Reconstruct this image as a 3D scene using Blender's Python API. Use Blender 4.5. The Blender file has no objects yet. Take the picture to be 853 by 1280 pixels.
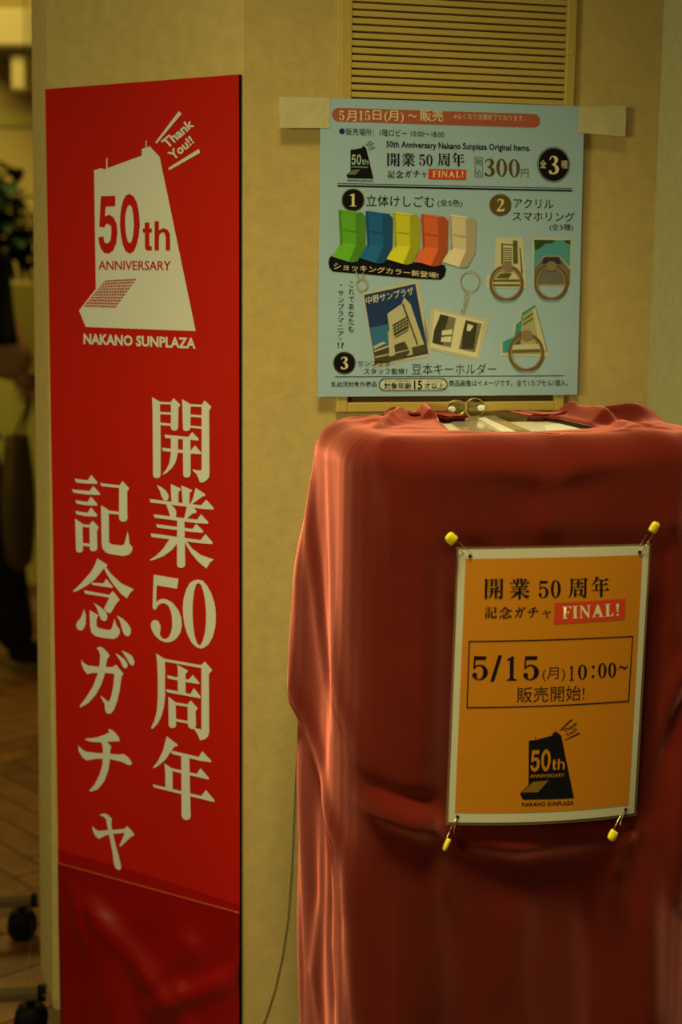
import bpy, bmesh, math, random
from mathutils import Vector, Matrix, noise
from mathutils.geometry import tessellate_polygon
random.seed(7)
C = bpy.context.scene.collection
S = bpy.context.scene
W_, H_ = 853, 1280
F = 1845.0; TH = math.radians(8.81); RO = math.radians(0.67)
CAM = Vector((0, 0, 1.22))
# ------------------------------------------------------------------ camera
r0 = Vector((1, 0, 0)); FW = Vector((0, math.cos(TH), -math.sin(TH))); d0 = Vector((0, -math.sin(TH), -math.cos(TH)))
RT = math.cos(RO) * r0 - math.sin(RO) * d0
DN = math.cos(RO) * d0 + math.sin(RO) * r0
cam = bpy.data.cameras.new('camera'); camo = bpy.data.objects.new('camera', cam); C.objects.link(camo)
cam.sensor_fit = 'VERTICAL'; cam.sensor_height = 36.0; cam.sensor_width = 24.0
cam.lens = F * 36.0 / H_
M3 = Matrix((RT, -DN, -FW)).transposed()
camo.matrix_world = Matrix.Translation(CAM) @ M3.to_4x4()
cam.dof.use_dof = True; cam.dof.focus_distance = 1.78; cam.dof.aperture_fstop = 3.5
cam.clip_start = 0.05
S.camera = camo
# ------------------------------------------------------------------ light and exposure
S.view_settings.view_transform = 'Standard'; S.view_settings.look = 'None'
S.view_settings.gamma = 1.0; S.view_settings.use_curve_mapping = False
S.view_settings.exposure = -1.0
wd = bpy.data.worlds.new('world'); S.world = wd; wd.use_nodes = True
wd.node_tree.nodes['Background'].inputs[0].default_value = (1.0, 0.68, 0.16, 1)
wd.node_tree.nodes['Background'].inputs[1].default_value = 0.10

def area(name, loc, target, sx, sy, power, col, spread=180):
    l = bpy.data.lights.new(name, 'AREA'); l.shape = 'RECTANGLE'; l.size = sx; l.size_y = sy; l.energy = power; l.color = col; l.spread = math.radians(spread)
    o = bpy.data.objects.new(name, l); C.objects.link(o); o.location = loc
    o.rotation_euler = (Vector(target) - Vector(loc)).to_track_quat('-Z', 'Y').to_euler()
    return o
WARM = (1.0, 0.74, 0.22)
area('lamp_left', (-1.45, 0.10, 1.32), (-0.14, 1.80, 1.0), 0.5, 0.5, 7.6, (0.97, 0.92, 0.48), 80)
area('lamp_front', (-0.35, -0.1, 1.45), (-0.08, 1.8, 1.2), 0.5, 0.4, 1.1, (1.0, 0.74, 0.24), 90)
area('ceiling_lamp_over', (-0.05, 1.0, 2.85), (0.12, 1.50, 1.05), 0.5, 0.3, 7, (1.0, 0.84, 0.42), 44)
area('ceiling_lamp_far', (-1.8, 4.6, 2.85), (-1.8, 4.6, 0), 1.6, 1.2, 88, (1.0, 0.78, 0.22))
area('daylight_right', (3.0, 2.62, 1.0), (0.62, 2.15, 0.95), 0.9, 1.0, 8, (0.90, 1.0, 0.60), 60)

# ------------------------------------------------------------------ helpers
def ray(px, py):
    x = (px - W_ / 2) / F; y = (py - H_ / 2) / F
    return (FW + RT * x + DN * y)
def at_depth(px, py, Y):
    d = ray(px, py); return CAM + d * (Y / d.y)
def on_z(px, py, z):
    d = ray(px, py); return CAM + d * ((z - CAM.z) / d.z)
def on_plane(px, py, P, n):
    d = ray(px, py); return CAM + d * ((P - CAM).dot(n) / d.dot(n))

def mat(name, col, rough=0.6, metal=0.0, sheen=0.0, sheen_col=None, noise_amt=0.0, nscale=20.0, bump=0.0, bscale=200.0,
        coat=0.0, trans=0.0, alpha=1.0, spec=0.5, coat_rough=0.05):
    m = bpy.data.materials.new(name); m.use_nodes = True
    nt = m.node_tree; b = nt.nodes['Principled BSDF']
    b.inputs['Base Color'].default_value = (*col, 1); b.inputs['Roughness'].default_value = rough
    b.inputs['Metallic'].default_value = metal; b.inputs['Specular IOR Level'].default_value = spec
    b.inputs['Coat Weight'].default_value = coat; b.inputs['Coat Roughness'].default_value = coat_rough
    b.inputs['Transmission Weight'].default_value = trans; b.inputs['Alpha'].default_value = alpha
    if sheen:
        b.inputs['Sheen Weight'].default_value = sheen; b.inputs['Sheen Roughness'].default_value = 0.40
        b.inputs['Sheen Tint'].default_value = (*(sheen_col or col), 1)
    tc = nt.nodes.new('ShaderNodeTexCoord')
    if noise_amt:
        n = nt.nodes.new('ShaderNodeTexNoise'); n.inputs['Scale'].default_value = nscale; n.inputs['Detail'].default_value = 5
        nt.links.new(tc.outputs['Object'], n.inputs['Vector'])
        mr = nt.nodes.new('ShaderNodeMapRange'); mr.inputs[1].default_value = 0.3; mr.inputs[2].default_value = 0.7
        mr.inputs[3].default_value = 1 - noise_amt; mr.inputs[4].default_value = 1 + noise_amt
        nt.links.new(n.outputs['Fac'], mr.inputs[0])
        mx = nt.nodes.new('ShaderNodeVectorMath'); mx.operation = 'SCALE'; mx.inputs[0].default_value = col
        nt.links.new(mr.outputs[0], mx.inputs['Scale']); nt.links.new(mx.outputs[0], b.inputs['Base Color'])
    if bump:
        n = nt.nodes.new('ShaderNodeTexNoise'); n.inputs['Scale'].default_value = bscale; n.inputs['Detail'].default_value = 4
        nt.links.new(tc.outputs['Object'], n.inputs['Vector'])
        bp = nt.nodes.new('ShaderNodeBump'); bp.inputs['Strength'].default_value = bump; bp.inputs['Distance'].default_value = 0.002
        nt.links.new(n.outputs['Fac'], bp.inputs['Height']); nt.links.new(bp.outputs[0], b.inputs['Normal'])
    return m

def link_mesh(name, me, m, parent=None, smooth=False):
    if m: me.materials.append(m)
    if smooth:
        for p in me.polygons: p.use_smooth = True
    o = bpy.data.objects.new(name, me); C.objects.link(o)
    if parent: o.parent = parent; o.matrix_parent_inverse = parent.matrix_world.inverted()
    return o
def obj(name, bm, m, parent=None, smooth=False):
    me = bpy.data.meshes.new(name); bm.to_mesh(me); bm.free()
    return link_mesh(name, me, m, parent, smooth)
def tag(o, label=None, cat=None, group=None, kind=None):
    if label: o['label'] = label
    if cat: o['category'] = cat
    if group: o['group'] = group
    if kind: o['kind'] = kind
    return o
def thing(name, loc, label, cat, group=None):
    o = bpy.data.objects.new(name, None); C.objects.link(o); o.location = loc; o.empty_display_size = 0.05
    bpy.context.view_layer.update()
    return tag(o, label, cat, group)
def box(bm, c, s, ax=None, bev=0.0):
    """box at centre c, sizes s, axes ax (3 vectors)"""
    ax = ax or (Vector((1, 0, 0)), Vector((0, 1, 0)), Vector((0, 0, 1)))
    c = Vector(c); vs = []
    for i in (-1, 1):
        for j in (-1, 1):
            for k in (-1, 1):
                vs.append(bm.verts.new(c + ax[0] * (i * s[0] / 2) + ax[1] * (j * s[1] / 2) + ax[2] * (k * s[2] / 2)))
    fs = []
    for f in ((0, 1, 3, 2), (4, 6, 7, 5), (0, 4, 5, 1), (2, 3, 7, 6), (0, 2, 6, 4), (1, 5, 7, 3)):
        fs.append(bm.faces.new([vs[i] for i in f]))
    if bev:
        es = {e for f in fs for e in f.edges}
        bmesh.ops.bevel(bm, geom=list(es), offset=bev, segments=2, profile=0.5, affect='EDGES')
def tube(bm, pts, r, seg=8, caps=True):
    pts = [Vector(p) for p in pts]; rings = []
    up = Vector((0.13, 0.31, 0.94))
    for i, p in enumerate(pts):
        t = (pts[min(i + 1, len(pts) - 1)] - pts[max(i - 1, 0)]).normalized()
        a = t.cross(up)
        if a.length < 0.05: a = t.cross(Vector((1, 0.2, 0)))
        a.normalize(); b = t.cross(a); rr = r[i] if isinstance(r, (list, tuple)) else r
        rings.append([bm.verts.new(p + (a * math.cos(2 * math.pi * k / seg) + b * math.sin(2 * math.pi * k / seg)) * rr) for k in range(seg)])
    for i in range(len(rings) - 1):
        for k in range(seg):
            bm.faces.new((rings[i][k], rings[i][(k + 1) % seg], rings[i + 1][(k + 1) % seg], rings[i + 1][k]))
    if caps:
        bm.faces.new(rings[0]); bm.faces.new(rings[-1][::-1])
def lathe(bm, base, axis, prof, seg=24):
    axis = axis.normalized(); a = axis.cross(Vector((0.3, 0.2, 0.93)))
    a.normalize(); b = axis.cross(a); rings = []
    for h, r in prof:
        rings.append([bm.verts.new(base + axis * h + (a * math.cos(2 * math.pi * k / seg) + b * math.sin(2 * math.pi * k / seg)) * max(r, 1e-5)) for k in range(seg)])
    for i in range(len(rings) - 1):
        for k in range(seg):
            bm.faces.new((rings[i][k], rings[i][(k + 1) % seg], rings[i + 1][(k + 1) % seg], rings[i + 1][k]))
    bm.faces.new(rings[0][::-1]); bm.faces.new(rings[-1])
def prism(bm, pts, z0, z1):
    """vertical prism over ground polygon pts"""
    lo = [bm.verts.new((p[0], p[1], z0)) for p in pts]; hi = [bm.verts.new((p[0], p[1], z1)) for p in pts]
    n = len(pts)
    for i in range(n): bm.faces.new((lo[i], lo[(i + 1) % n], hi[(i + 1) % n], hi[i]))
    bm.faces.new(lo[::-1]); bm.faces.new(hi)

class Surf:
    """a printed surface: vertical plane through P along u, with optional bend; maps photo points to (u, z)"""
    def __init__(s, P, u, bend=None, cut=0):
        s.P = Vector(P); s.u = Vector(u).normalized(); s.n = Vector((s.u.y, -s.u.x, 0)); s.bend = bend; s.cut = cut
    def uv(s, px, py):
        q = on_plane(px, py, s.P, s.n) - s.P
        return Vector((q.dot(s.u), q.z))
    def pos(s, uv, h=0.0):
        b = s.bend(uv[0], uv[1]) if s.bend else 0.0
        return s.P + s.u * uv[0] + Vector((0, 0, uv[1])) + s.n * (h + b)
def flat_mesh(name, sf, v2, faces, h, m, parent):
    bm = bmesh.new(); vs = [bm.verts.new((v[0], v[1], v[2] if len(v) > 2 else 0)) for v in v2]
    for f in faces:
        try: bm.faces.new([vs[i] for i in f])
        except ValueError: pass
    if sf.cut:
        us = [v[0] for v in v2]; u = math.ceil(min(us) / sf.cut) * sf.cut
        while u < max(us):
            bmesh.ops.bisect_plane(bm, geom=bm.verts[:] + bm.edges[:] + bm.faces[:], plane_co=(u, 0, 0), plane_no=(1, 0, 0)); u += sf.cut
    for v in bm.verts: v.co = sf.pos((v.co.x, v.co.y), h + v.co.z)
    bmesh.ops.recalc_face_normals(bm, faces=bm.faces[:])
    return obj(name, bm, m, parent, smooth=bool(sf.cut))
def tess(loops):
    """loops: list of polygons, each a list of 2D loops (first outer, rest holes)"""
    v2 = []; fs = []
    for ls in loops:
        base = len(v2); fl = [(p[0], p[1], (len(fs) % 97) * 4e-6) for l in ls for p in l]; v2 += fl
        for t in tessellate_polygon([[Vector((p[0], p[1], 0)) for p in l] for l in ls]):
            fs.append([base + i for i in t])
    return v2, fs
def ink_px(name, sf, polys, h, m, parent):
    """polys in photo pixels (list of loops or list of [outer, hole])"""
    L = []
    for p in polys:
        ls = p if isinstance(p[0][0], (list, tuple)) else [p]
        L.append([[tuple(sf.uv(*q)) for q in l] for l in ls])
    v, f = tess(L); return flat_mesh(name, sf, v, f, h, m, parent)
def bilerp(q, s, t):
    # q: TL, TR, BR, BL ; t = 0 bottom .. 1 top
    return q[3] * (1 - s) * (1 - t) + q[2] * s * (1 - t) + q[1] * s * t + q[0] * (1 - s) * t
_tc = {}
def text2d(body, off, vert=False):
    k = (body, off, vert)
    if k not in _tc:
        c = bpy.data.curves.new('t', 'FONT'); c.body = '\n'.join(body) if vert else body; c.resolution_u = 2; c.offset = off
        if vert: c.align_x = 'CENTER'
        o = bpy.data.objects.new('t', c); C.objects.link(o); bpy.context.view_layer.update()
        me = bpy.data.meshes.new_from_object(o.evaluated_get(bpy.context.evaluated_depsgraph_get()))
        v = [(p.co.x, p.co.y) for p in me.vertices]; f = [list(p.vertices) for p in me.polygons]
        bpy.data.objects.remove(o); bpy.data.curves.remove(c); bpy.data.meshes.remove(me)
        x0 = min(p[0] for p in v); x1 = max(p[0] for p in v); y0 = min(p[1] for p in v); y1 = max(p[1] for p in v)
        _tc[k] = ([((p[0] - x0) / (x1 - x0), (p[1] - y0) / (y1 - y0)) for p in v], f)
    return _tc[k]
def text(sf, body, q, h, m, parent, off=0.0, vert=False, name='lettering'):
    v, f = text2d(body, off, vert); Q = [sf.uv(*p) for p in q]
    return flat_mesh(name, sf, [bilerp(Q, *p) for p in v], f, h, m, parent)
def glyphs(sf, seq, h, m, parent, name='lettering'):
    """seq: list of (glyph key, quad px); drawn glyph outlines placed in quads, one mesh"""
    V = []; FF = []
    for k, q in seq:
        v, f = GLY[k]; Q = [sf.uv(*p) for p in q]; b = len(V)
        V += [(*bilerp(Q, p[0], p[1]), p[2]) for p in v]; FF += [[i + b for i in t] for t in f]
    return flat_mesh(name, sf, V, FF, h, m, parent)
def circ(cx, cy, r, n=28, ry=None):
    ry = ry or r
    return [(cx + r * math.cos(2 * math.pi * i / n), cy + ry * math.sin(2 * math.pi * i / n)) for i in range(n)]
def ring(cx, cy, r, r2, n=28): return [circ(cx, cy, r, n), circ(cx, cy, r2, n)]

# ------------------------------------------------------------------ materials
M = {}
M['plaster'] = mat('cream_plaster', (0.56, 0.41, 0.13), 0.85, noise_amt=0.07, nscale=60, bump=0.28, bscale=420)
M['far_plaster'] = mat('far_plaster', (0.62, 0.48, 0.16), 0.8, noise_amt=0.05, nscale=3)
M['vent'] = mat('painted_louvre', (0.54, 0.39, 0.08), 0.55, bump=0.1, bscale=300)
M['dark'] = mat('dark_void', (0.012, 0.010, 0.006), 0.9)
M['skirt'] = mat('dark_skirting', (0.02, 0.018, 0.012), 0.7, noise_amt=0.2, nscale=30)
M['red'] = mat('red_vinyl', (0.48, 0.008, 0.0005), 0.6, noise_amt=0.05, nscale=4, spec=0.12)
M['red_gloss'] = mat('red_glossy_vinyl', (0.27, 0.002, 0.0005), 0.30, noise_amt=0.08, nscale=6, coat=0.45, coat_rough=0.20)
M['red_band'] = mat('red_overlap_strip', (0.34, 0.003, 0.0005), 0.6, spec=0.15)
M['seam'] = mat('seam_edge', (0.55, 0.13, 0.02), 0.5)
M['white_ink'] = mat('off_white_print', (0.66, 0.66, 0.56), 0.6)
M['black_edge'] = mat('black_board_edge', (0.004, 0.004, 0.004), 0.8, spec=0.05)
M['board_back'] = mat('board_core', (0.6, 0.55, 0.4), 0.7)
M['tape'] = mat('masking_tape', (0.60, 0.54, 0.26), 0.5, noise_amt=0.06, nscale=40, bump=0.3, bscale=90)
M['blue_paper'] = mat('pale_blue_paper', (0.36, 0.54, 0.64), 0.55, noise_amt=0.02, nscale=8)
M['ink'] = mat('black_ink', (0.006, 0.006, 0.006), 0.7, spec=0.12)
M['orange'] = mat('orange_print', (0.57, 0.205, 0.005), 0.5, coat=0.35, coat_rough=0.18)
M['paper'] = mat('white_paper', (0.62, 0.60, 0.42), 0.5, coat=0.35, coat_rough=0.18)
M['pouch'] = mat('clear_pouch_rim', (0.30, 0.22, 0.10), 0.25, coat=0.6, alpha=0.35)
M['red_ink'] = mat('red_label_ink', (0.62, 0.05, 0.012), 0.5)
M['cream_ink'] = mat('cream_ink', (0.78, 0.66, 0.36), 0.5)
M['velvet'] = mat('brick_red_velvet', (0.10, 0.006, 0.001), 0.9, sheen=1.0, sheen_col=(1.0, 0.30, 0.22), noise_amt=0.10, nscale=14, bump=0.25, bscale=350, spec=0.1)
M['pin_head'] = mat('yellow_pin_head', (0.85, 0.70, 0.010), 0.3, coat=0.4)
M['steel'] = mat('bright_steel', (0.75, 0.68, 0.5), 0.25, metal=1.0)
M['gold'] = mat('thin_gold_wire', (0.78, 0.62, 0.22), 0.3, metal=1.0)
M['machine'] = mat('ivory_plastic', (0.84, 0.78, 0.55), 0.42, coat=0.1)
M['pale_card_and_glint'] = mat('pale_card_and_glint', (0.88, 0.86, 0.66), 0.5)  # colours the paper scrap and the strip that stands for a reflection
M['chrome'] = mat('brushed_tube', (0.62, 0.50, 0.26), 0.3, metal=0.9)
M['rubber'] = mat('black_rubber', (0.006, 0.006, 0.005), 0.6, spec=0.12)
M['wood'] = mat('parquet_oak', (0.21, 0.085, 0.012), 0.42, noise_amt=0.25, nscale=18)
M['wood2'] = mat('parquet_oak_dark', (0.15, 0.058, 0.008), 0.42, noise_amt=0.25, nscale=18)
M['joint'] = mat('floor_joint', (0.05, 0.022, 0.005), 0.6, noise_amt=0.3, nscale=14)
M['baseb'] = mat('pale_baseboard', (0.62, 0.42, 0.16), 0.5)
M['leaf'] = mat('dark_leaf', (0.012, 0.040, 0.006), 0.5)
M['cloth_black'] = mat('black_cloth', (0.006, 0.006, 0.006), 0.9)
M['skin'] = mat('skin', (0.55, 0.26, 0.13), 0.6)
M['sleeve'] = mat('beige_pink_sleeve', (0.62, 0.33, 0.16), 0.85, noise_amt=0.05)
M['bag'] = mat('olive_brown_bag', (0.13, 0.085, 0.015), 0.8, noise_amt=0.1, nscale=9)
M['counter'] = mat('olive_counter', (0.26, 0.22, 0.03), 0.7)
M['counter_pale'] = mat('pale_green_panel', (0.52, 0.48, 0.10), 0.7)
M['fixture'] = mat('cream_fixture', (0.66, 0.56, 0.26), 0.5)
M['wire'] = mat('clear_line', (0.35, 0.30, 0.16), 0.35)
M['wire_grey'] = mat('grey_green_wire', (0.12, 0.11, 0.03), 0.5)
M['glass'] = mat('thin_lens', (0.9, 0.9, 0.8), 0.03, trans=1.0)
M['glint_white'] = mat('lens_glint_white', (0.92, 0.92, 0.80), 0.35)  # near-white colour for the reflections shaped on the lenses
_nt = M['velvet'].node_tree; _out = _nt.nodes['Material Output']; _sh = _nt.nodes.new('ShaderNodeBsdfSheen'); _ad = _nt.nodes.new('ShaderNodeAddShader')
_sh.inputs['Color'].default_value = (0.70, 0.21, 0.16, 1); _sh.inputs['Roughness'].default_value = 0.38
_nt.links.new(_nt.nodes['Principled BSDF'].outputs[0], _ad.inputs[0]); _nt.links.new(_sh.outputs[0], _ad.inputs[1]); _nt.links.new(_ad.outputs[0], _out.inputs['Surface'])
def flat(name, col): 
    if name not in M: M[name] = mat(name, col, 0.55)
    return M[name]

# ------------------------------------------------------------------ pillar planes
A1 = math.radians(31.0); A2 = math.radians(13.2)
U1 = Vector((math.cos(A1), -math.sin(A1), 0)); U2 = Vector((math.cos(A2), math.sin(A2), 0))
N1 = Vector((U1.y, -U1.x, 0)); N2 = Vector((U2.y, -U2.x, 0))
KB = at_depth(304.5, 500, 1.885); KB.z = 0          # corner between banner face and poster face
def ground_on(px, py, P, n):
    q = on_plane(px, py, P, n); return Vector((q.x, q.y, 0))
KA = ground_on(58.5, 110, KB, N1)                   # left end of the banner face
KC = ground_on(820, 250, KB, N2)                    # right end of the poster face
UL = Vector((-math.cos(math.radians(70)), math.sin(math.radians(70)), 0))
KL = KA + UL * 0.125
KR = KC + Vector((math.cos(math.radians(57)), math.sin(math.radians(57)), 0)) * 0.33
def on_line(p, q, z):
    k = (z - p.z) / (q.z - p.z); return p + (q - p) * k
KA_ = (on_plane(58.3, 60, KB, N1), on_plane(66, 1250, KB, N1)); KL_ = (at_depth(40.5, 150, KL.y), at_depth(51, 1212, KL.y))
KLb = KL + Vector((0.25, 0.6, 0)); KRb = KR + Vector((-0.15, 0.5, 0))
CEIL = 2.95
zb = 0.125                                          # underside of the cladding
zb = max(0.03, on_plane(68, 1263, KA, N1).z)
def facet(name, P, Q, z0, z1, m, parent, lineP=None, lineQ=None, th=0.02):
    u = (Q - P).normalized(); n = Vector((u.y, -u.x, 0)); bm = bmesh.new()
    lo = [on_line(*lineP, z0) if lineP else P, on_line(*lineQ, z0) if lineQ else Q]; hi = [on_line(*lineP, z1) if lineP else P, on_line(*lineQ, z1) if lineQ else Q]; vs = []
    for (a, z) in ((lo[0], z0), (lo[1], z0), (hi[1], z1), (hi[0], z1)):
        vs.append(bm.verts.new(Vector((a.x, a.y, z))))
    f = bm.faces.new(vs)
    r = bmesh.ops.extrude_face_region(bm, geom=[f])
    for v in [e for e in r['geom'] if isinstance(e, bmesh.types.BMVert)]: v.co -= n * th
    bmesh.ops.recalc_face_normals(bm, faces=bm.faces[:])
    bmesh.ops.bevel(bm, geom=[e for e in bm.edges if abs(e.verts[0].co.z - e.verts[1].co.z) < 1e-5 and e.verts[0].co.z < 1], offset=0.004, segments=2, affect='EDGES')
    return obj(name, bm, m, parent)
pillar = thing('pillar', KB, 'cream plastered pillar with chamfered corners behind the banner and poster', 'pillar'); pillar['kind'] = 'structure'
del pillar['category']
facet('plaster_face', KL, KA, zb + 0.012, CEIL, M['plaster'], pillar, KL_, KA_, 0.012)
facet('plaster_face', KA, KB, zb, CEIL, M['plaster'], pillar, KA_)
facet('plaster_face', KB, KC, zb, CEIL, M['plaster'], pillar)
M['plaster_day'] = M['plaster']
facet('plaster_face', KC, KR, zb, CEIL, M['plaster'], pillar)
facet('plaster_face', KR, KRb, zb, CEIL, M['plaster'], pillar)
facet('plaster_face', KLb, KL, zb, CEIL, M['plaster'], pillar)
cen = (KA + KC + KLb + KRb) / 4
bm = bmesh.new(); prism(bm, [cen + (k - cen) * 0.90 for k in (KL, KA, KB, KC, KR, KRb, KLb)], 0.0, CEIL - 0.01)
tag(obj('recessed_skirting', bm, M['skirt'], pillar), 'black recessed base under the plaster')

# ------------------------------------------------------------------ room shell
def struct(name, bm, m, label=None):
    o = obj(name, bm, m); o['kind'] = 'structure'
    if label: o['label'] = label
    return o
YB = 6.15
bm = bmesh.new(); box(bm, (0, 3.0, -0.054), (12, 10, 0.10)); floor = struct('floor', bm, M['joint'], 'herringbone parquet floor')
bm = bmesh.new(); box(bm, (0, YB + 0.05, CEIL / 2), (12, 0.10, CEIL)); struct('wall_back', bm, M['far_plaster'], 'yellow far wall of the lobby')
bm = bmesh.new(); box(bm, (0, YB - 0.013, 0.055), (12, 0.022, 0.11)); struct('baseboard_back', bm, M['baseb'], 'pale baseboard along the far wall')
bm = bmesh.new(); box(bm, (0, 3.0, CEIL + 0.05), (12, 10, 0.10)); struct('ceiling', bm, M['far_plaster'], 'plain ceiling')
# herringbone blocks
PL, PW = 0.30, 0.075
bm = bmesh.new(); box(bm, (0, 0, -0.002), (PL - 0.004, PW - 0.004, 0.004))
pm1 = bpy.data.meshes.new('plank'); bm.to_mesh(pm1); bm.free(); pm2 = pm1.copy(); pm1.materials.append(M['wood']); pm2.materials.append(M['wood2'])
npl = 0
ca = math.radians(42); R2 = Matrix.Rotation(ca, 3, 'Z')
cand = []
for i in range(-80, 80):
    for j in range(-22, 22):
        # herringbone lattice: pairs stepping by PW diagonally, repeats by 2*PL along (1,-1)
        bx = i * PW + j * PL ; by = i * PW - j * PL
        for k in (0, 1):
            c = Vector((bx + PL / 2, by + PW / 2, 0)) if k == 0 else Vector((bx + PW / 2 - 0, by + PW + PL / 2, 0))
            w = R2 @ c + Vector((-1.0, 3.6, 0))
            ok = False; hv = R2 @ (Vector((PL / 2, 0, 0)) if k == 0 else Vector((0, PL / 2, 0)))
            for q in (w - hv, w - hv * .5, w, w + hv * .5, w + hv):
                d = q - CAM; z = d.dot(FW)
                if z < 0.5: continue
                px = W_ / 2 + F * d.dot(RT) / z; py = H_ / 2 + F * d.dot(DN) / z
                if -45 < px < 85 and 700 < py < 1330: ok = True
            if ok: cand.append((w.y, w, k))
cand.sort(key=lambda t: t[0])
for _, w, k in cand[:295]:
    p = bpy.data.objects.new('plank', random.choice((pm1, pm1, pm2))); C.objects.link(p)
    p.parent = floor; p.location = (w.x, w.y, 0.0); p.rotation_euler = (0, 0, ca + (math.pi / 2 if k else 0))
# ------------------------------------------------------------------ vent grille on the poster face
def P2(px, py, off=0.0):
    return on_plane(px, py, KB + N2 * off, N2)
gf = Surf(KB + N2 * 0.0, U2)
gl0 = gf.uv(425, 0); gr0 = gf.uv(719.7, 0); il = gf.uv(439.3, 3.3)[0]; ir = gf.uv(707.5, 17.8)[0]
gzb = gf.uv(560, 514)[1]
grille = thing('wall_vent', gf.pos((il, 1.2)), 'yellow painted louvred vent panel set into the pillar behind the blue poster', 'vent')
gz1 = 1.62
axg = (U2, N2, Vector((0, 0, 1)))
lw = il - gl0[0]; rw = gr0[0] - ir
for (u0, u1, z0, z1, n) in ((gl0[0], il, gzb, gz1, 'frame'), (ir, gr0[0], gzb, gz1, 'frame'), (il, ir, gzb, gzb + 0.013, 'frame')):
    bm = bmesh.new(); box(bm, gf.pos(((u0 + u1) / 2, (z0 + z1) / 2), 0.0035), (u1 - u0, 0.009, z1 - z0), axg, 0.0015); obj(n, bm, M['vent'], grille)
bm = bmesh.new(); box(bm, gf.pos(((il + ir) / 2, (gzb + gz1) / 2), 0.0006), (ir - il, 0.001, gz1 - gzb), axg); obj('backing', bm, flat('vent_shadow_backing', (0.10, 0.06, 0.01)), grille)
zg0 = gf.uv(439.3, 3.3)[1]; zg1 = gf.uv(436.7, 113.9)[1]; pitch = (zg0 - zg1) / 12
bm = bmesh.new(); sw = pitch * 0.74
box(bm, (0, 0, 0), (ir - il, 0.0055, sw), (Vector((1, 0, 0)), Vector((0, 1, 0.0)), Vector((0, 0.10, 1))), 0.0008)
sm = bpy.data.meshes.new('slat'); bm.to_mesh(sm); bm.free(); sm.materials.append(M['vent'])
z = zg0 + pitch * 0.5 + pitch * 6
while z > gzb + 0.013 + pitch * 0.5:
    s = bpy.data.objects.new('slat', sm); C.objects.link(s); s.parent = grille; s.matrix_parent_inverse = grille.matrix_world.inverted()
    s.location = gf.pos(((il + ir) / 2, z), 0.004); s.rotation_euler = (0, 0, A2); z -= pitch
bm = bmesh.new(); lathe(bm, gf.pos(gf.uv(712.6, 66), 0.0075), N2, [(0, 0.003), (0.0012, 0.0028), (0.002, 0.0015)], 12); obj('screw', bm, M['vent'], grille)
# ------------------------------------------------------------------ traced glyphs of the banner
def Z(ox, oy, s, pts): return [(ox + p[0] / s, oy + p[1] / s) for p in pts]
K = 5.565
def G(ox, oy, polys):
    out = []
    for p in polys:
        if isinstance(p[0][0], (list, tuple)): out.append([Z(ox, oy, K, l) for l in p])
        else: out.append([Z(ox, oy, K, p)])
    return out
RAW = {}
RAW['開'] = G(180, 490, [
 [(58,36),(112,66),(118,300),(118,575),(112,592),(92,600),(72,594),(65,580),(62,120)],
 [(108,67),(192,72),(192,86),(108,84)], [(190,68),(208,42),(256,90),(242,108),(240,250),(230,266),(212,270),(194,262),(190,248)],
 [(112,138),(190,142),(190,158),(112,155)], [(112,212),(190,220),(190,236),(112,230)],
 [(268,50),(326,84),(326,250),(320,264),(298,272),(280,268),(274,255)], [(322,84),(406,88),(406,104),(322,101)],
 [(326,156),(406,162),(406,178),(326,172)], [(326,233),(406,241),(406,256),(326,248)],
 [(404,90),(424,58),(472,102),(456,130),(458,560),(456,590),(440,612),(418,626),(392,630),(382,600),(364,566),(340,545),(344,538),(380,546),(404,544)],
 [(145,295),(160,298),(312,312),(338,278),(384,326),(378,338),(320,332),(150,320)],
 [(128,386),(142,389),(326,408),(358,372),(402,420),(400,432),(340,430),(136,411)],
 [(190,318),(240,324),(240,400),(236,440),(222,490),(196,530),(160,562),(136,574),(132,570),(160,536),(180,490),(190,430)],
 [(274,326),(326,330),(328,570),(322,588),(302,596),(284,592),(276,578)]])
RAW['業'] = G(180, 490, [
 [(90,646),(130,666),(158,690),(174,722),(172,745),(156,758),(140,752),(126,730),(112,686)],
 [(188,640),(256,670),(258,684),(242,694),(242,776),(194,766)], [(262,650),(334,680),(334,692),(320,700),(318,784),(272,778)],
 [(362,666),(428,710),(428,722),(410,726),(332,784),(326,780),(346,730)],
 [(42,744),(56,746),(400,788),(436,748),(488,806),(486,818),(400,812),(320,800),(48,768)],
 [(156,776),(190,784),(216,806),(228,832),(226,862),(216,876),(186,872),(178,840)],
 [(302,792),(346,800),(368,826),(366,840),(340,846),(300,880),(282,882),(294,830)],
 [(70,850),(84,852),(372,888),(400,850),(450,904),(448,916),(370,912),(76,874)],
 [(88,918),(100,920),(340,952),(366,916),(416,966),(412,978),(340,974),(94,942)],
 [(50,982),(64,984),(396,1030),(430,988),(480,1044),(478,1058),(400,1052),(56,1008)],
 [(234,886),(284,890),(290,1200),(284,1216),(262,1224),(240,1218),(232,1204)],
 [(182,1020),(240,1030),(236,1050),(196,1100),(140,1140),(80,1164),(48,1172),(44,1166),(90,1136),(136,1090)],
 [(286,1036),(300,1040),(340,1090),(400,1134),(488,1164),(460,1190),(438,1228),(380,1180),(330,1120),(296,1062)]])
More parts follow.
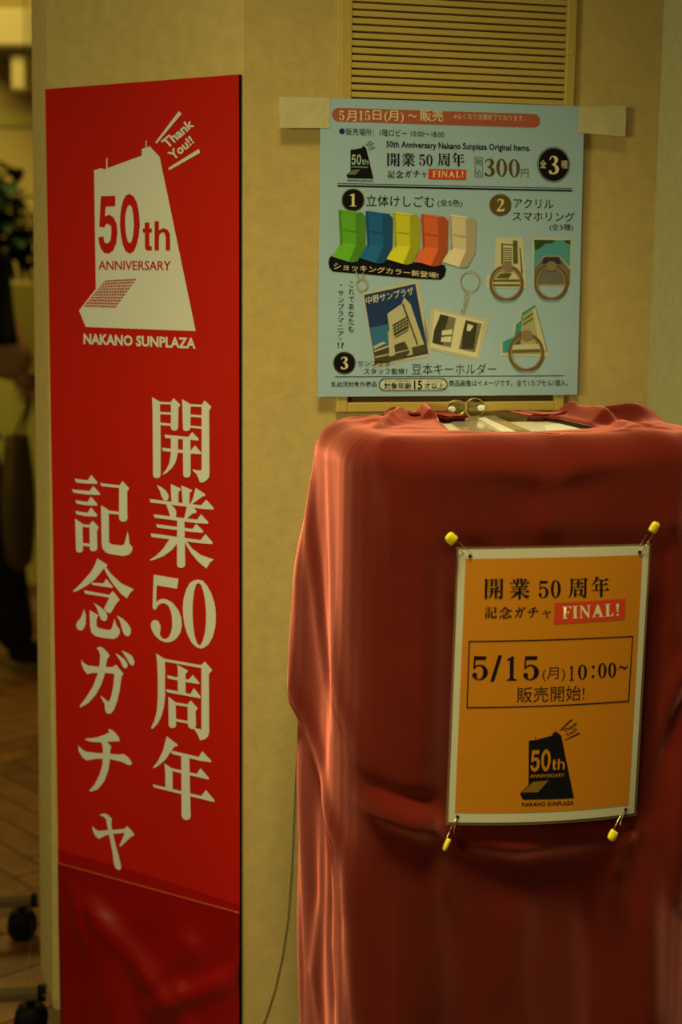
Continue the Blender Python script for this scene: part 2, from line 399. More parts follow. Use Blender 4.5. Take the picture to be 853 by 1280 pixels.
RAW['記'] = G(80, 580, [
 [(78,100),(92,104),(166,114),(192,76),(236,128),(232,138),(150,136),(86,128)], [(58,174),(74,178),(180,188),(206,152),(254,206),(250,216),(160,212),(66,198)],
 [(82,250),(96,254),(166,264),(190,226),(236,280),(232,290),(150,286),(88,274)], [(82,325),(96,329),(166,339),(190,301),(234,354),(230,366),(150,362),(88,350)],
 [(80,380),(132,416),(134,600),(126,612),(108,616),(90,610),(86,596)], [(130,418),(184,424),(184,442),(130,436)],
 [(180,420),(202,394),(244,438),(232,466),(234,588),(226,602),(206,608),(188,602),(182,590)], [(132,548),(184,556),(184,574),(132,568)],
 [(255,130),(268,134),(388,148),(410,118),(456,168),(442,194),(444,380),(436,396),(414,402),(394,394),(386,380),(386,166),(262,154)],
 [(308,322),(388,334),(388,352),(308,344)],
 [(260,286),(314,320),(316,545),(332,558),(400,566),(420,560),(430,530),(446,468),(452,500),(458,555),(480,578),(476,604),(458,628),(420,640),(330,628),(296,616),(272,590),(264,550)]])
RAW['念'] = G(80, 580, [
 [(234,656),(302,700),(300,716),(276,730),(220,800),(160,846),(100,880),(66,890),(64,884),(120,830),(190,750),(222,690)],
 [(282,726),(296,720),(330,765),(400,830),(488,872),(464,894),(440,934),(400,904),(340,830),(300,766)],
 [(190,824),(276,830),(296,798),(342,852),(338,862),(200,840)],
 [(142,878),(316,910),(344,884),(390,944),(372,962),(326,1038),(300,1030),(280,1008),(318,928),(148,902)],
 [(142,1010),(154,1050),(154,1110),(140,1146),(120,1160),(96,1148),(86,1124),(92,1100),(120,1070)],
 [(180,1016),(240,1050),(236,1066),(228,1080),(230,1130),(250,1142),(310,1154),(332,1148),(342,1120),(354,1074),(366,1120),(390,1150),(390,1180),(372,1206),(346,1216),(280,1210),(220,1196),(192,1170),(184,1130)],
 [(210,966),(258,996),(296,1030),(306,1064),(298,1086),(280,1094),(260,1080),(246,1046),(230,1000)],
 [(370,1052),(410,1074),(446,1108),(468,1144),(468,1176),(456,1194),(440,1198),(420,1184),(408,1150),(392,1094)]])
RAW['5'] = G(180, 710, [[(70,46),(242,74),(232,144),(90,120),(86,238),(100,226),(125,214),(160,218),(200,240),(240,290),(262,345),(266,400),(255,450),(228,490),(195,512),(155,518),(110,500),(75,465),(54,425),(50,390),(60,368),(80,360),(102,370),(116,395),(118,425),(112,450),(116,472),(132,490),(150,494),(172,484),(188,455),(198,410),(198,350),(190,300),(172,262),(145,244),(115,248),(95,266),(80,292),(68,285),(62,270)]])
RAW['0'] = G(180, 710, [[[(378,80),(410,88),(440,120),(468,170),(490,230),(500,290),(502,340),(498,410),(480,480),(452,530),(420,554),(396,560),(365,550),(335,520),(305,465),(285,400),(276,340),(272,280),(278,210),(296,150),(320,105),(348,86)],
 [(382,102),(400,118),(416,165),(428,230),(434,300),(434,380),(426,450),(412,505),(396,534),(384,536),(370,520),(355,470),(345,400),(340,320),(342,240),(350,165),(364,115)]]])
RAW['周'] = G(180, 710, [
 [(86,594),(146,632),(150,700),(148,800),(150,880),(142,960),(124,1030),(98,1080),(62,1118),(50,1114),(75,1060),(92,990),(98,900),(98,760),(94,660)],
 [(140,630),(402,676),(402,696),(146,650)],
 [(400,674),(426,650),(478,710),(454,736),(456,1140),(448,1170),(428,1190),(392,1198),(382,1170),(366,1140),(345,1112),(402,1122),(402,690)],
 [(232,672),(308,712),(304,724),(292,734),(292,872),(238,862),(238,700)],
 [(162,744),(176,748),(314,776),(342,742),(390,800),(386,806),(310,796),(170,768)], [(156,840),(170,844),(326,876),(350,834),(398,894),(394,906),(320,892),(164,864)],
 [(172,894),(222,932),(226,1090),(222,1106),(206,1114),(184,1108),(174,1092)], [(220,934),(310,948),(310,966),(220,952)],
 [(306,946),(328,920),(376,974),(362,996),(364,1100),(358,1120),(335,1120),(314,1108),(308,1090)], [(222,1048),(310,1064),(310,1082),(222,1066)]])
RAW['年'] = G(180, 840, [
 [(160,446),(236,504),(234,514),(212,520),(190,552),(150,610),(110,645),(76,668),(64,664),(100,618),(135,545)],
 [(186,548),(212,550),(384,590),(408,550),(470,616),(468,628),(390,616),(200,570)], [(144,634),(200,672),(202,816),(152,806),(150,690)],
 [(196,668),(264,684),(370,708),(396,668),(454,736),(452,748),(370,728),(196,688)],
 [(62,780),(78,784),(400,862),(434,820),(494,892),(490,904),(400,882),(72,802)], [(262,576),(318,590),(322,800),(328,1000),(322,1020),(300,1030),(276,1022),(264,1000)]])
RAW['ガ'] = G(80, 790, [
 [(122,194),(136,212),(168,232),(246,242),(340,244),(364,226),(416,290),(402,312),(390,400),(372,480),(350,540),(326,568),(300,566),(288,545),(284,500),(256,446),(262,444),(300,478),(316,484),(330,450),(346,370),(352,290),(290,284),(200,284),(162,292),(140,262),(124,222)],
 [(228,112),(252,102),(276,112),(306,142),(320,164),(302,190),(294,240),(284,300),(260,370),(220,440),(170,495),(118,524),(110,516),(160,450),(205,375),(235,295),(250,230),(254,160),(246,130)],
 [(360,146),(385,160),(425,190),(446,225),(442,246),(428,254),(412,240),(394,200)], [(402,128),(440,142),(475,165),(494,205),(488,228),(476,234),(460,222),(440,185)]])
RAW['チ'] = G(80, 880, [
 [(308,174),(330,178),(360,200),(384,232),(390,258),(340,260),(240,266),(190,262),(150,250),(152,240),(220,234),(280,216),(318,196)],
 [(102,286),(120,308),(150,330),(230,340),(330,346),(385,352),(415,346),(450,370),(474,405),(472,422),(450,424),(400,400),(320,382),(230,380),(158,392),(130,370),(106,330)],
 [(258,262),(300,262),(332,294),(324,320),(320,400),(308,470),(280,540),(240,590),(190,610),(178,602),(215,560),(250,490),(270,420),(274,340),(272,290)]])
RAW['ャ'] = G(80, 880, [
 [(200,846),(216,866),(240,882),(330,876),(420,868),(440,850),(465,870),(494,910),(470,922),(430,960),(394,992),(388,984),(408,940),(424,894),(340,904),(290,914),(244,938),(220,918),(202,880)],
 [(248,772),(280,760),(310,770),(334,796),(332,840),(340,890),(362,980),(384,1060),(400,1130),(396,1150),(380,1154),(360,1140),(348,1100),(340,1030),(320,930),(304,850),(294,800),(275,782)]])
# glyphs normalised to a unit box in the banner's own plane (so that they can be set again on the smaller prints)
bth = 0.006
BS = Surf(KB + N1 * (bth + 0.002), U1)
GLY = {}
def norm(L):
    xs = [p[0] for ls in L for l in ls for p in l]; ys = [p[1] for ls in L for l in ls for p in l]
    x0, x1, y0, y1 = min(xs), max(xs), min(ys), max(ys)
    v, f = tess(L); return ([((p[0] - x0) / (x1 - x0), (p[1] - y0) / (y1 - y0), p[2]) for p in v], f)
BAN = {}
for k, L in RAW.items():
    Lb = [[[tuple(BS.uv(*p)) for p in l] for l in ls] for ls in L]
    BAN[k] = tess(Lb); GLY[k] = norm(Lb)
SER = {
 '1': [[(0,.12),(.3,0),(.42,0),(.42,.92),(.6,.95),(.6,1),(0,1),(0,.95),(.18,.92),(.18,.16),(.02,.17)]],
 '3': [[(.05,.22),(.12,.06),(.3,0),(.5,.04),(.6,.16),(.58,.32),(.42,.46),(.6,.56),(.66,.72),(.58,.9),(.36,1),(.1,.98),(0,.88),(.05,.78),(.14,.78),(.22,.9),(.3,.93),(.4,.86),(.42,.7),(.36,.56),(.2,.5),(.2,.45),(.34,.4),(.38,.24),(.34,.1),(.26,.07),(.16,.12),(.1,.24)]],
 '2': [[(.03,.25),(.1,.06),(.3,0),(.52,.06),(.6,.24),(.5,.46),(.2,.82),(.5,.82),(.58,.7),(.62,.7),(.58,1),(0,1),(0,.92),(.28,.55),(.38,.3),(.34,.12),(.24,.08),(.14,.14),(.12,.25)]],
 'F': [[(0,0),(.6,0),(.62,.24),(.58,.24),(.5,.06),(.28,.06),(.28,.46),(.42,.44),(.45,.34),(.48,.34),(.48,.64),(.45,.64),(.42,.52),(.28,.52),(.28,.94),(.38,.96),(.38,1),(0,1),(0,.96),(.1,.94),(.1,.06),(0,.04)]],
 'I': [[(0,0),(.4,0),(.4,.04),(.3,.06),(.3,.94),(.4,.96),(.4,1),(0,1),(0,.96),(.1,.94),(.1,.06),(0,.04)]],
 'N': [[(0,0),(.22,0),(.62,.66),(.62,.06),(.52,.04),(.52,0),(.8,0),(.8,.04),(.7,.06),(.7,1),(.6,1),(.17,.26),(.17,.94),(.28,.96),(.28,1),(0,1),(0,.96),(.1,.94),(.1,.06),(0,.04)]],
 'A': [[(.36,0),(.46,0),(.74,.94),(.82,.96),(.82,1),(.44,1),(.44,.96),(.54,.94),(.48,.72),(.24,.72),(.18,.94),(.28,.96),(.28,1),(0,1),(0,.96),(.08,.94)]],
 'L': [[(0,0),(.4,0),(.4,.04),(.3,.06),(.3,.94),(.46,.92),(.56,.7),(.6,.7),(.57,1),(0,1),(0,.96),(.1,.94),(.1,.06),(0,.04)]],
 '!': [[(.0,.06),(.08,0),(.16,.06),(.11,.70),(.05,.70)],[(.0,.9),(.04,.82),(.12,.82),(.16,.9),(.12,.98),(.04,.98)]],
 '/': [[(.34,0),(.5,0),(.16,1),(0,1)]],
 ':': [circ(.1,.15,.1,10,.12), circ(.1,.85,.1,10,.12)],
 '~': [[(0,.9),(.06,.4),(.2,.05),(.35,.1),(.6,.5),(.75,.6),(.88,.4),(.95,0),(1,.05),(.96,.55),(.82,.95),(.66,.98),(.4,.6),(.22,.45),(.1,.6),(.04,1)]],
}
for k, ls in SER.items(): GLY[k] = norm([[[(p[0], -p[1]) for p in l]] for l in ls])

# ------------------------------------------------------------------ red banner
ban = thing('banner', BS.pos((-0.16, 0.0)), 'tall red vinyl banner board with large white vertical Japanese lettering', 'banner')
q0 = [BS.uv(56.5, 111.5), BS.uv(298.5, 93), BS.uv(299.5, 1140), BS.uv(73, 1078)]
bot = 0.03
def lean(pa, pb, z):  # u on the line through pa, pb at height z
    t = (z - pa[1]) / (pb[1] - pa[1]); return pa[0] + (pb[0] - pa[0]) * t
qb = [Vector((lean(q0[1], q0[2], bot), bot)), Vector((lean(q0[0], q0[3], bot), bot))]
def slab(name, sf, q, h0, h1, m, parent, nu=1, nv=1, fn=None):
    """four-cornered sheet with thickness between offsets h0 (back) and h1 (front)"""
    bm = bmesh.new(); gr = []
    for h in (h1, h0):
        g = []
        for j in range(nv + 1):
            row = []
            for i in range(nu + 1):
                uv = bilerp(q, i / nu, 1 - j / nv); hh = h + (fn(i / nu, 1 - j / nv) if fn else 0)
                row.append(bm.verts.new(sf.pos(uv, hh)))
            g.append(row)
        gr.append(g)
    for s, g in enumerate(gr):
        for j in range(nv):
            for i in range(nu):
                f = (g[j][i], g[j][i + 1], g[j + 1][i + 1], g[j + 1][i]); bm.faces.new(f if s else f[::-1])
    a, b = gr
    for i in range(nu):
        bm.faces.new((a[0][i], a[0][i + 1], b[0][i + 1], b[0][i])); bm.faces.new((a[nv][i], b[nv][i], b[nv][i + 1], a[nv][i + 1]))
    for j in range(nv):
        bm.faces.new((a[j][0], b[j][0], b[j + 1][0], a[j + 1][0])); bm.faces.new((a[j][nu], a[j + 1][nu], b[j + 1][nu], b[j][nu]))
    bmesh.ops.recalc_face_normals(bm, faces=bm.faces[:])
    return obj(name, bm, m, parent, smooth=(name == 'lower_sheet'))
slab('backing_board', BS, [q0[0], q0[1], qb[0], qb[1]], -bth, -0.0008, M['black_edge'], ban)
slab('upper_sheet', BS, [q0[0], q0[1], q0[2], q0[3]], -0.0007, 0.0, M['red'], ban)
def wrk(s, t):
    e = min(1, (1 - t) * 6) * min(1, s * 8 + 0.2) * min(1, (1 - s) * 8 + 0.3)
    def rg(ax, ay, bx, by, w, a):
        dx, dy = bx - ax, by - ay; L = dx * dx + dy * dy; k = max(0, min(1, ((s - ax) * dx + (t - ay) * dy) / L))
        d = math.hypot(s - ax - k * dx, t - ay - k * dy); return a * math.exp(-(d / w) ** 2)
    h = rg(.55, .62, .75, .80, .07, .0045) + rg(.55, .50, 1.0, .74, .05, .005) + rg(.2, .86, .6, .58, .06, .004) + rg(.08, .92, .16, .70, .03, .003)
    h += rg(.25, .75, .35, .35, .10, .004) + rg(.75, .45, 1, .20, .06, .004) + rg(.6, .45, .7, .62, .04, .003)
    return e * (0.002 + h * 1.6 + 0.0022 * noise.noise(Vector((s * 3.1, t * 3.4, 1.3))))
slab('lower_sheet', BS, [q0[3] + Vector((0, .0005)), q0[2] + Vector((0, .0005)), qb[0], qb[1]], 0.0004, 0.0012, M['red_gloss'], ban, 48, 90, wrk)
# overlap strip and seam edge
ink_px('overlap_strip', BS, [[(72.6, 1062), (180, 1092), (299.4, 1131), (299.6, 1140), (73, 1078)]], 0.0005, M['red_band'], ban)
ink_px('seam', BS, [[(73, 1077.2), (300.8, 1139.4), (300.8, 1140.6), (73, 1078.2)]], 0.0026, M['seam'], ban)
for k in '開業50周年記念ガチャ':
    flat_mesh('lettering', BS, BAN[k][0], BAN[k][1], 0.0005, M['white_ink'], ban)
def Ez(pts): return Z(90, 120, 5.018, pts)
def Fz(pts): return Z(90, 270, 5.018, pts)
LOGO = [Ez([(140,466),(185,452),(205,460),(440,374),(440,332),(490,316),(552,382)]) + Fz([(778,722),(88,696),(46,592),(152,456)])]
LOGO += [Ez([(217,390),(225,390),(225,456),(217,459)]), Ez([(464,280),(471,280),(471,324),(464,326)])]
LINES = [Ez([(525,290),(672,95),(690,112),(532,300)]), Ez([(606,452),(798,332),(806,356),(612,466)])]
N5 = [Ez([(184,628),(274,626),(274,692),(214,694),(208,756),(235,744),(262,760),(282,800),(286,850)]) + Fz([(286,110),(280,170),(262,215),(235,236),(205,232),(184,205),(172,168),(170,132),(200,128),(204,160),(216,172),(232,170),(246,148),(250,100),(248,60)]) + Ez([(240,812),(228,800),(214,806),(206,824),(174,822)])]
N0 = [[Ez([(362,614),(390,630),(410,670),(422,730),(428,800)]) + Fz([(428,60),(422,120),(408,180),(390,222),(366,236),(340,222),(322,180),(310,120),(304,60),(306,0)]) + Ez([(312,700),(326,650),(342,624)]),
       Ez([(364,680),(380,700),(388,750),(392,810)]) + Fz([(392,60),(386,120),(378,158),(366,172),(352,160),(342,120),(336,60),(336,0)]) + Ez([(340,730),(350,695)])]]
NT = [Fz([(460,42),(488,40),(488,78),(504,78),(504,104),(488,104),(488,186),(504,192),(504,216),(478,218),(462,206),(460,104),(448,104),(448,80),(460,78)])]
NH = [Fz([(522,32),(548,32),(548,90),(575,76),(600,84),(616,110),(618,150),(618,216),(592,216),(592,130),(582,104),(566,102),(550,118),(548,150),(548,216),(522,216)])]
DIG = N5 + N0 + NT + NH
def grid_dots():
    TL, TR, BR, BL = Fz([(212, 404), (412, 392), (275, 582), (70, 574)]); out = []
    nc, nr = 12, 10
    def at(s, t): return tuple(TL[i] * (1 - s) * (1 - t) + TR[i] * s * (1 - t) + BR[i] * s * t + BL[i] * (1 - s) * t for i in (0, 1))
    for i in range(nc):
        for j in range(nr):
            a, b = i / nc, (i + .66) / nc; c, d = j / nr, (j + .66) / nr
            out.append([at(a, c), at(b, c), at(b, d), at(a, d)])
    return out
ink_px('building_emblem', BS, LOGO, 0.0005, M['white_ink'], ban)
ink_px('emblem_lines', BS, LINES, 0.0005, M['white_ink'], ban)
ink_px('lettering', BS, DIG, 0.0009, M['red'], ban)
ink_px('emblem_dots', BS, grid_dots(), 0.0009, M['red'], ban)
text(BS, 'ANNIVERSARY', Fz([(168, 280), (624, 282), (622, 342), (168, 337)]), 0.0009, M['red'], ban, 0.012)
text(BS, 'NAKANO SUNPLAZA', Fz([(74, 736), (778, 764), (778, 834), (74, 804)]), 0.0005, M['white_ink'], ban, 0.035)
text(BS, 'Thank', Ez([(558, 284), (738, 136), (772, 186), (604, 332)]), 0.0005, M['white_ink'], ban, 0.03)
text(BS, 'You!!', Ez([(598, 358), (738, 246), (772, 292), (640, 408)]), 0.0005, M['white_ink'], ban, 0.03)

# ------------------------------------------------------------------ blue poster on the pillar
PS = Surf(KB + N2 * 0.0105, U2)
pq = [PS.uv(401, 122), PS.uv(731, 133), PS.uv(722, 493.5), PS.uv(397, 496)]
post = thing('poster', PS.pos((pq[0] + pq[2]) / 2), 'pale blue poster of capsule toy souvenirs taped over the pillar vent', 'poster')
slab('sheet', PS, pq, -0.0004, 0.0, M['blue_paper'], post)
for q, lab in (([(349, 121), (413.5, 122), (411.5, 160), (349.5, 160)], 'tape'), ([(724, 133.5), (783, 132.5), (782, 171), (723, 166)], 'tape')):
    slab(lab, PS, [PS.uv(*p) for p in q], 0.0002, 0.0005, M['tape'], post, 8, 4, lambda s, t: 0.0008 * abs(noise.noise(Vector((s * 4, t * 3, q[0][0])))))
def psl(y): return 0.033 - 0.000108 * (y - 125)
def B(x0, y0, x1, y1):
    return [(x0, y0), (x1, y0 + psl(y0) * (x1 - x0)), (x1, y1 + psl(y1) * (x1 - x0)), (x0, y1)]
H1_, H2_, H3_ = 0.0004, 0.0008, 0.0012
ink = M['ink']
def pill(x0, y0, x1, y1, n=8):
    r = (y1 - y0) / 2; out = []
    for i in range(n + 1):
        a = math.pi / 2 + math.pi * i / n; out.append((x0 + r + r * math.cos(a), (y0 + y1) / 2 - r * math.sin(a)))
    for i in range(n + 1):
        a = -math.pi / 2 + math.pi * i / n; out.append((x1 - r + r * math.cos(a), (y0 + y1) / 2 - r * math.sin(a)))
    return [(x, y + psl(y0) * (x - x0)) for x, y in out]
ink_px('heading_band', PS, [pill(415, 134.5, 675.5, 151.5)], H1_, flat('maroon_ink', (0.42, 0.10, 0.06)), post)
ci = M['cream_ink']
glyphs(PS, [('5', B(424, 138.5, 430.5, 150.5)), ('1', B(449, 138.5, 454, 150.5)), ('5', B(456, 138.5, 463, 150.5))], H2_, ci, post)
text(PS, '月', B(433, 138, 445.5, 151.5), H2_, ci, post, 0.01); text(PS, '日(月)', B(466, 137.5, 505, 152.5), H2_, ci, post, 0.01)
text(PS, '～', B(510, 142.5, 521, 147), H2_, ci, post, 0.012); text(PS, '販売', B(525, 137, 554, 151.5), H2_, ci, post, 0.012)
text(PS, '※なくなり次第終了となります。', B(567.5, 141.5, 656, 149), H2_, ci, post)
ink_px('bullet', PS, [circ(427.6, 164, 3.6)], H1_, flat('navy_ink', (0.0, 0.02, 0.14)), post)
text(PS, '販売場所：1階ロビー 10:00～18:00', B(432.5, 160, 555.5, 169), H1_, ink, post)
text(PS, '50th Anniversary Nakano Sunplaza Original Items.', B(483, 176, 663, 186.5), H1_, ink, post, 0.02)
glyphs(PS, [('開', B(484, 191, 500, 208)), ('業', B(502, 191, 519, 208)), ('5', B(524, 193, 532, 207)), ('0', B(533, 193, 541, 207.5)), ('周', B(547, 191, 563, 208)), ('年', B(564.5, 190.5, 581, 208))], H1_, ink, post)
glyphs(PS, [('記', B(484.5, 213, 493.5, 222.5)), ('念', B(494.5, 213, 504.5, 222.5)), ('ガ', B(506, 213, 515, 222)), ('チ', B(516, 213, 525, 222)), ('ャ', B(527, 215, 533.5, 222))], H1_, ink, post)
ink_px('final_label', PS, [B(535.8, 211, 583, 224)], H1_, M['red_ink'], post)
def final(sf, x0, x1, y0, y1, fx, h, m, parent):
    ws = [('F', .62), ('I', .4), ('N', .8), ('A', .82), ('L', .6), ('!', .2)]; g = 0.07; tot = sum(w for _, w in ws) + g * 6 + .12
    x = 0; seq = []
    for k, w in ws:
        if k == '!': x += .12
        seq.append((k, fx(x0 + (x1 - x0) * x / tot, x0 + (x1 - x0) * (x + w) / tot, y0, y1))); x += w + g
    glyphs(sf, seq, h, m, parent)
final(PS, 540.5, 580, 213.5, 221.5, lambda a, b, y0, y1: B(a, y0 + .012 * (a - 540), b, y1 + .012 * (a - 540)), H2_, ci, post)
brown = flat('dark_gold_ink', (0.10, 0.065, 0.005))
def frame_px(q, w, sf, m, parent, h, name='frame_line'):
    cx = sum(p[0] for p in q) / 4; cy = sum(p[1] for p in q) / 4
    inner = [(x - w * (1 if x > cx else -1), y - w * (1 if y > cy else -1)) for x, y in q]
    ink_px(name, sf, [[q[i], q[(i + 1) % 4], inner[(i + 1) % 4], inner[i]] for i in range(4)], h, m, parent)
frame_px(B(593.5, 196, 603.7, 221.3), 0.7, PS, brown, post, H1_)
text(PS, '税', B(594.9, 198.5, 602.3, 207), H1_, brown, post); text(PS, '込', B(594.9, 210.5, 602.3, 219), H1_, brown, post)
glyphs(PS, [('3', B(605.5, 198, 619, 220.5)), ('0', B(620.5, 198.4, 634, 220.8)), ('0', B(636, 198.8, 650, 221.4))], H1_, brown, post)
text(PS, '円', B(651.5, 211, 661, 221.5), H1_, brown, post)
ink_px('round_badge', PS, [circ(692.3, 205.8, 19, 36, 20.5)], H1_, ink, post)
ink_px('badge_ring', PS, [[circ(692.3, 205.8, 20.6, 36, 22.2), circ(692.3, 205.8, 19.8, 36, 21.4)]], H1_, brown, post)
text(PS, '全', B(675, 200, 683, 210), H2_, ci, post, 0.012); text(PS, '種', B(701.5, 200.5, 709.5, 210.5), H2_ + .0002, ci, post, 0.0)
glyphs(PS, [('3', B(686, 194.5, 699, 218))], H2_, ci, post)
ink_px('rule_line', PS, [B(422, 231.2, 715.5, 233.4), B(422, 228.8, 715.5, 229.6)], H1_, ink, post)
for (cx, cy, r, d, m1) in ((441.5, 250, 13.2, '1', ink), (625.8, 256.3, 12.6, '2', flat('bronze_ink', (0.12, 0.08, 0.005))), (430.6, 453.7, 13.0, '3', ink)):
    ink_px('round_badge', PS, [circ(cx, cy, r)], H1_, m1, post)
    ink_px('badge_ring', PS, [ring(cx, cy, r + 1.2, r + 0.3)], H1_, brown, post)
    w = 4.2 if d == '1' else 4.8
    glyphs(PS, [(d, B(cx - w, cy - 8, cx + w, cy + 8))], H2_, ci, post)
text(PS, '立体けしごむ', B(458, 243.5, 543, 258), H1_, ink, post, 0.004)
text(PS, '(全5色)', B(547, 249, 578.5, 259), H1_, ink, post)
text(PS, 'アクリル', B(642.5, 248, 692, 260), H1_, ink, post); text(PS, 'スマホリング', B(641, 264, 718.5, 276), H1_, ink, post)
text(PS, '(全3種)', B(687, 279.5, 716.5, 289), H1_, ink, post)
# five coloured erasers printed on the poster
def erz(dx, dy, pts): return [((400 + (x + dx) / 5.018), (230 + (y + dy) / 5.018)) for x, y in pts]
ink_px('black_caption_band', PS, [[(412, 322), (415, 319.5), (430, 320), (556, 331), (558, 338), (556, 345), (551.5, 349.8), (520, 348.4), (416, 339.5), (412, 335), (410.5, 328)]], H1_, ink, post)
for i, (dx, dy, n, c1) in enumerate(((0, 0, 'green', (.12, .42, .02)), (170, 8, 'blue', (.005, .12, .32)), (341, 14, 'yellow', (.62, .62, .02)), (517, 26, 'coral', (.70, .13, .03)), (692, 32, 'ivory', (.70, .60, .38)))):
    cs = [flat('%s_print_%s' % (n, s), tuple(v * k for v in c1)) for s, k in (('light', 1.25), ('mid', 1.0), ('deep', .62))]
    ink_px('toy_picture', PS, [erz(dx, dy, [(116, 164), (240, 182), (246, 400), (226, 384), (130, 368), (126, 380)])], H2_, cs[1], post)
    ink_px('toy_picture', PS, [erz(dx, dy, [(222, 176), (262, 178), (288, 208), (284, 400), (242, 472), (226, 380)])], H2_ + .0002, cs[2], post)
    for pts, hh, cc in (([(76, 455), (130, 366), (226, 380), (180, 488)], .0004, 0), ([(116, 164), (130, 160), (240, 176), (240, 184), (128, 170)], .0004, 0), ([(116, 164), (130, 166), (142, 370), (128, 392)], .0004, 2),
                        ([(180, 488), (226, 380), (244, 440), (240, 482), (205, 492)], .0006, 2), ([(146, 284), (220, 296), (220, 301), (146, 289)], .0006, 2)):
        ink_px('toy_picture', PS, [erz(dx, dy, pts)], H2_ + hh, cs[cc], post)
text(PS, 'ショッキングカラー新登場!', [(417.5, 328), (548, 340.8), (548, 348), (416.5, 336.5)], H3_ + .0006, ci, post, 0.006)
text(PS, 'これであなたも', [(436.4, 352), (443.2, 352.3), (443.2, 415.5), (434.8, 415)], H1_, ink, post, 0.004, True)
text(PS, '”サンプラマニア”', [(422.8, 355), (430.5, 355.4), (430, 425), (421.8, 425)], H1_, ink, post, 0.0, True)
text(PS, '!?', B(422, 428, 430, 435), H1_, ink, post)
# acrylic rings
def cz(ox, oy, s, pts): return Z(ox, oy, s, pts)
def r4(pts): return cz(560, 230, 5.018, pts)
def r6(pts): return cz(520, 335, 4.161, pts)
cardm = flat('clear_card_print', (.62, .60, .36)); sketch = flat('olive_sketch_print', (.10, .11, .03)); bronze = flat('bronze_ring_print', (.16, .10, .03)); br2 = flat('bronze_light_print', (.42, .32, .14))
ink_px('ring_picture', PS, [r4([(302,345),(310,336),(462,334),(470,345),(495,650),(245,652),(240,580),(290,560)])], H1_, cardm, post)
ink_px('ring_picture', PS, [r4([(335,375),(345,370),(345,500),(335,500)]), r4([(408,352),(436,356),(440,500),(410,500)]), r4([(345,375),(408,378),(408,384),(345,382)])] + [r4([(348,400+14*i),(402,402+14*i),(402,407+14*i),(348,405+14*i)]) for i in range(7)] + [r4([(448,400),(455,400),(470,560),(460,560)]), r4([(285,600),(455,598),(455,612),(285,612)]), r4([(285,628),(450,628),(450,640),(285,640)]), r4([(300,590),(330,560),(400,560),(380,592)])], H2_, sketch, post)
ink_px('ring_picture', PS, [r4([(532,352),(544,340),(764,342),(776,354),(772,640),(535,640)])], H1_, cardm, post)
ink_px('ring_picture', PS, [r4([(542,352),(768,352),(764,520),(700,450),(600,450),(540,525)])], H2_, flat('teal_sky_print', (.08, .34, .36)), post)
ink_px('ring_picture', PS, [r4([(540,350),(680,352),(650,372),(610,372),(580,400),(545,415)]), r4([(725,352),(768,352),(766,378),(745,372)])], H3_, flat('leaf_print', (.03, .07, .01)), post)
ink_px('ring_picture', PS, [r4([(540,530),(605,455),(695,455),(766,540),(762,630),(540,630)])], H3_, flat('grey_building_print', (.16, .16, .13)), post)
ink_px('ring_picture', PS, [r4([(600,460),(695,460),(710,500),(590,500)])], H3_ + .0003, flat('dark_building_print', (.03, .03, .03)), post)
ink_px('ring_picture', PS, [r6([(441,455),(445,400),(505,372),(512,290),(538,270),(545,230),(620,182),(692,460)])], H1_, cardm, post)
ink_px('ring_picture', PS, [r6([(450,440),(452,385),(512,355),(520,292),(545,275),(552,232),(620,190),(684,430)])], H2_, flat('teal_card_print', (.04, .30, .34)), post)
ink_px('ring_picture', PS, [r6([(545,330),(556,250),(610,212),(625,300),(625,430),(545,430)])], H3_, flat('tower_print', (.42, .40, .20)), post)
ink_px('ring_picture', PS, [r6([(608,212),(620,205),(680,430),(640,430)]), r6([(500,400),(640,395),(650,420),(500,425)])], H3_ + .0002, flat('tower_pale_print', (.60, .56, .34)), post)
ink_px('ring_picture', PS, [r6([(556,268),(606,232),(608,240),(556,276)]), r6([(556,290),(608,258),(608,266),(556,298)]), r6([(500,425),(650,420),(650,438),(500,442)]), r6([(500,390),(530,330),(560,330),(540,390)])], H3_ + .0004, flat('tower_window_print', (.12, .13, .07)), post)
for (cx, cy, s) in ((560 + 365 / 5.018, 230 + 622 / 5.018, 1.0), (560 + 645 / 5.018, 230 + 618 / 5.018, 1.0), (520 + 572 / 4.161, 335 + 440 / 4.161, 1.06)):
    R_, r_ = 21.2 * s, 17.0 * s; out = []; n = 40
    for i in range(n):
        a = 2 * math.pi * i / n; x = R_ * math.cos(a); y = R_ * math.sin(a) * 1.08; y = min(y, 21.5 * s); y = max(y, -21.5 * s); out.append((cx + x, cy + y))
    inn = [(cx + r_ * math.cos(2 * math.pi * i / n), cy + r_ * 1.08 * math.sin(2 * math.pi * i / n)) for i in range(n)]
    ink_px('ring_picture', PS, [[out, inn]], H3_ + .0006, bronze, post)
    ink_px('ring_picture', PS, [[circ(cx, cy, r_ * 1.06, n, r_ * 1.13), inn]], H3_ + .0008, br2, post)
    ink_px('ring_picture', PS, [circ(cx + .5, cy - 20.5 * s, 6.4 * s)], H3_ + .001, flat('knob_print', (.26, .20, .10)), post)
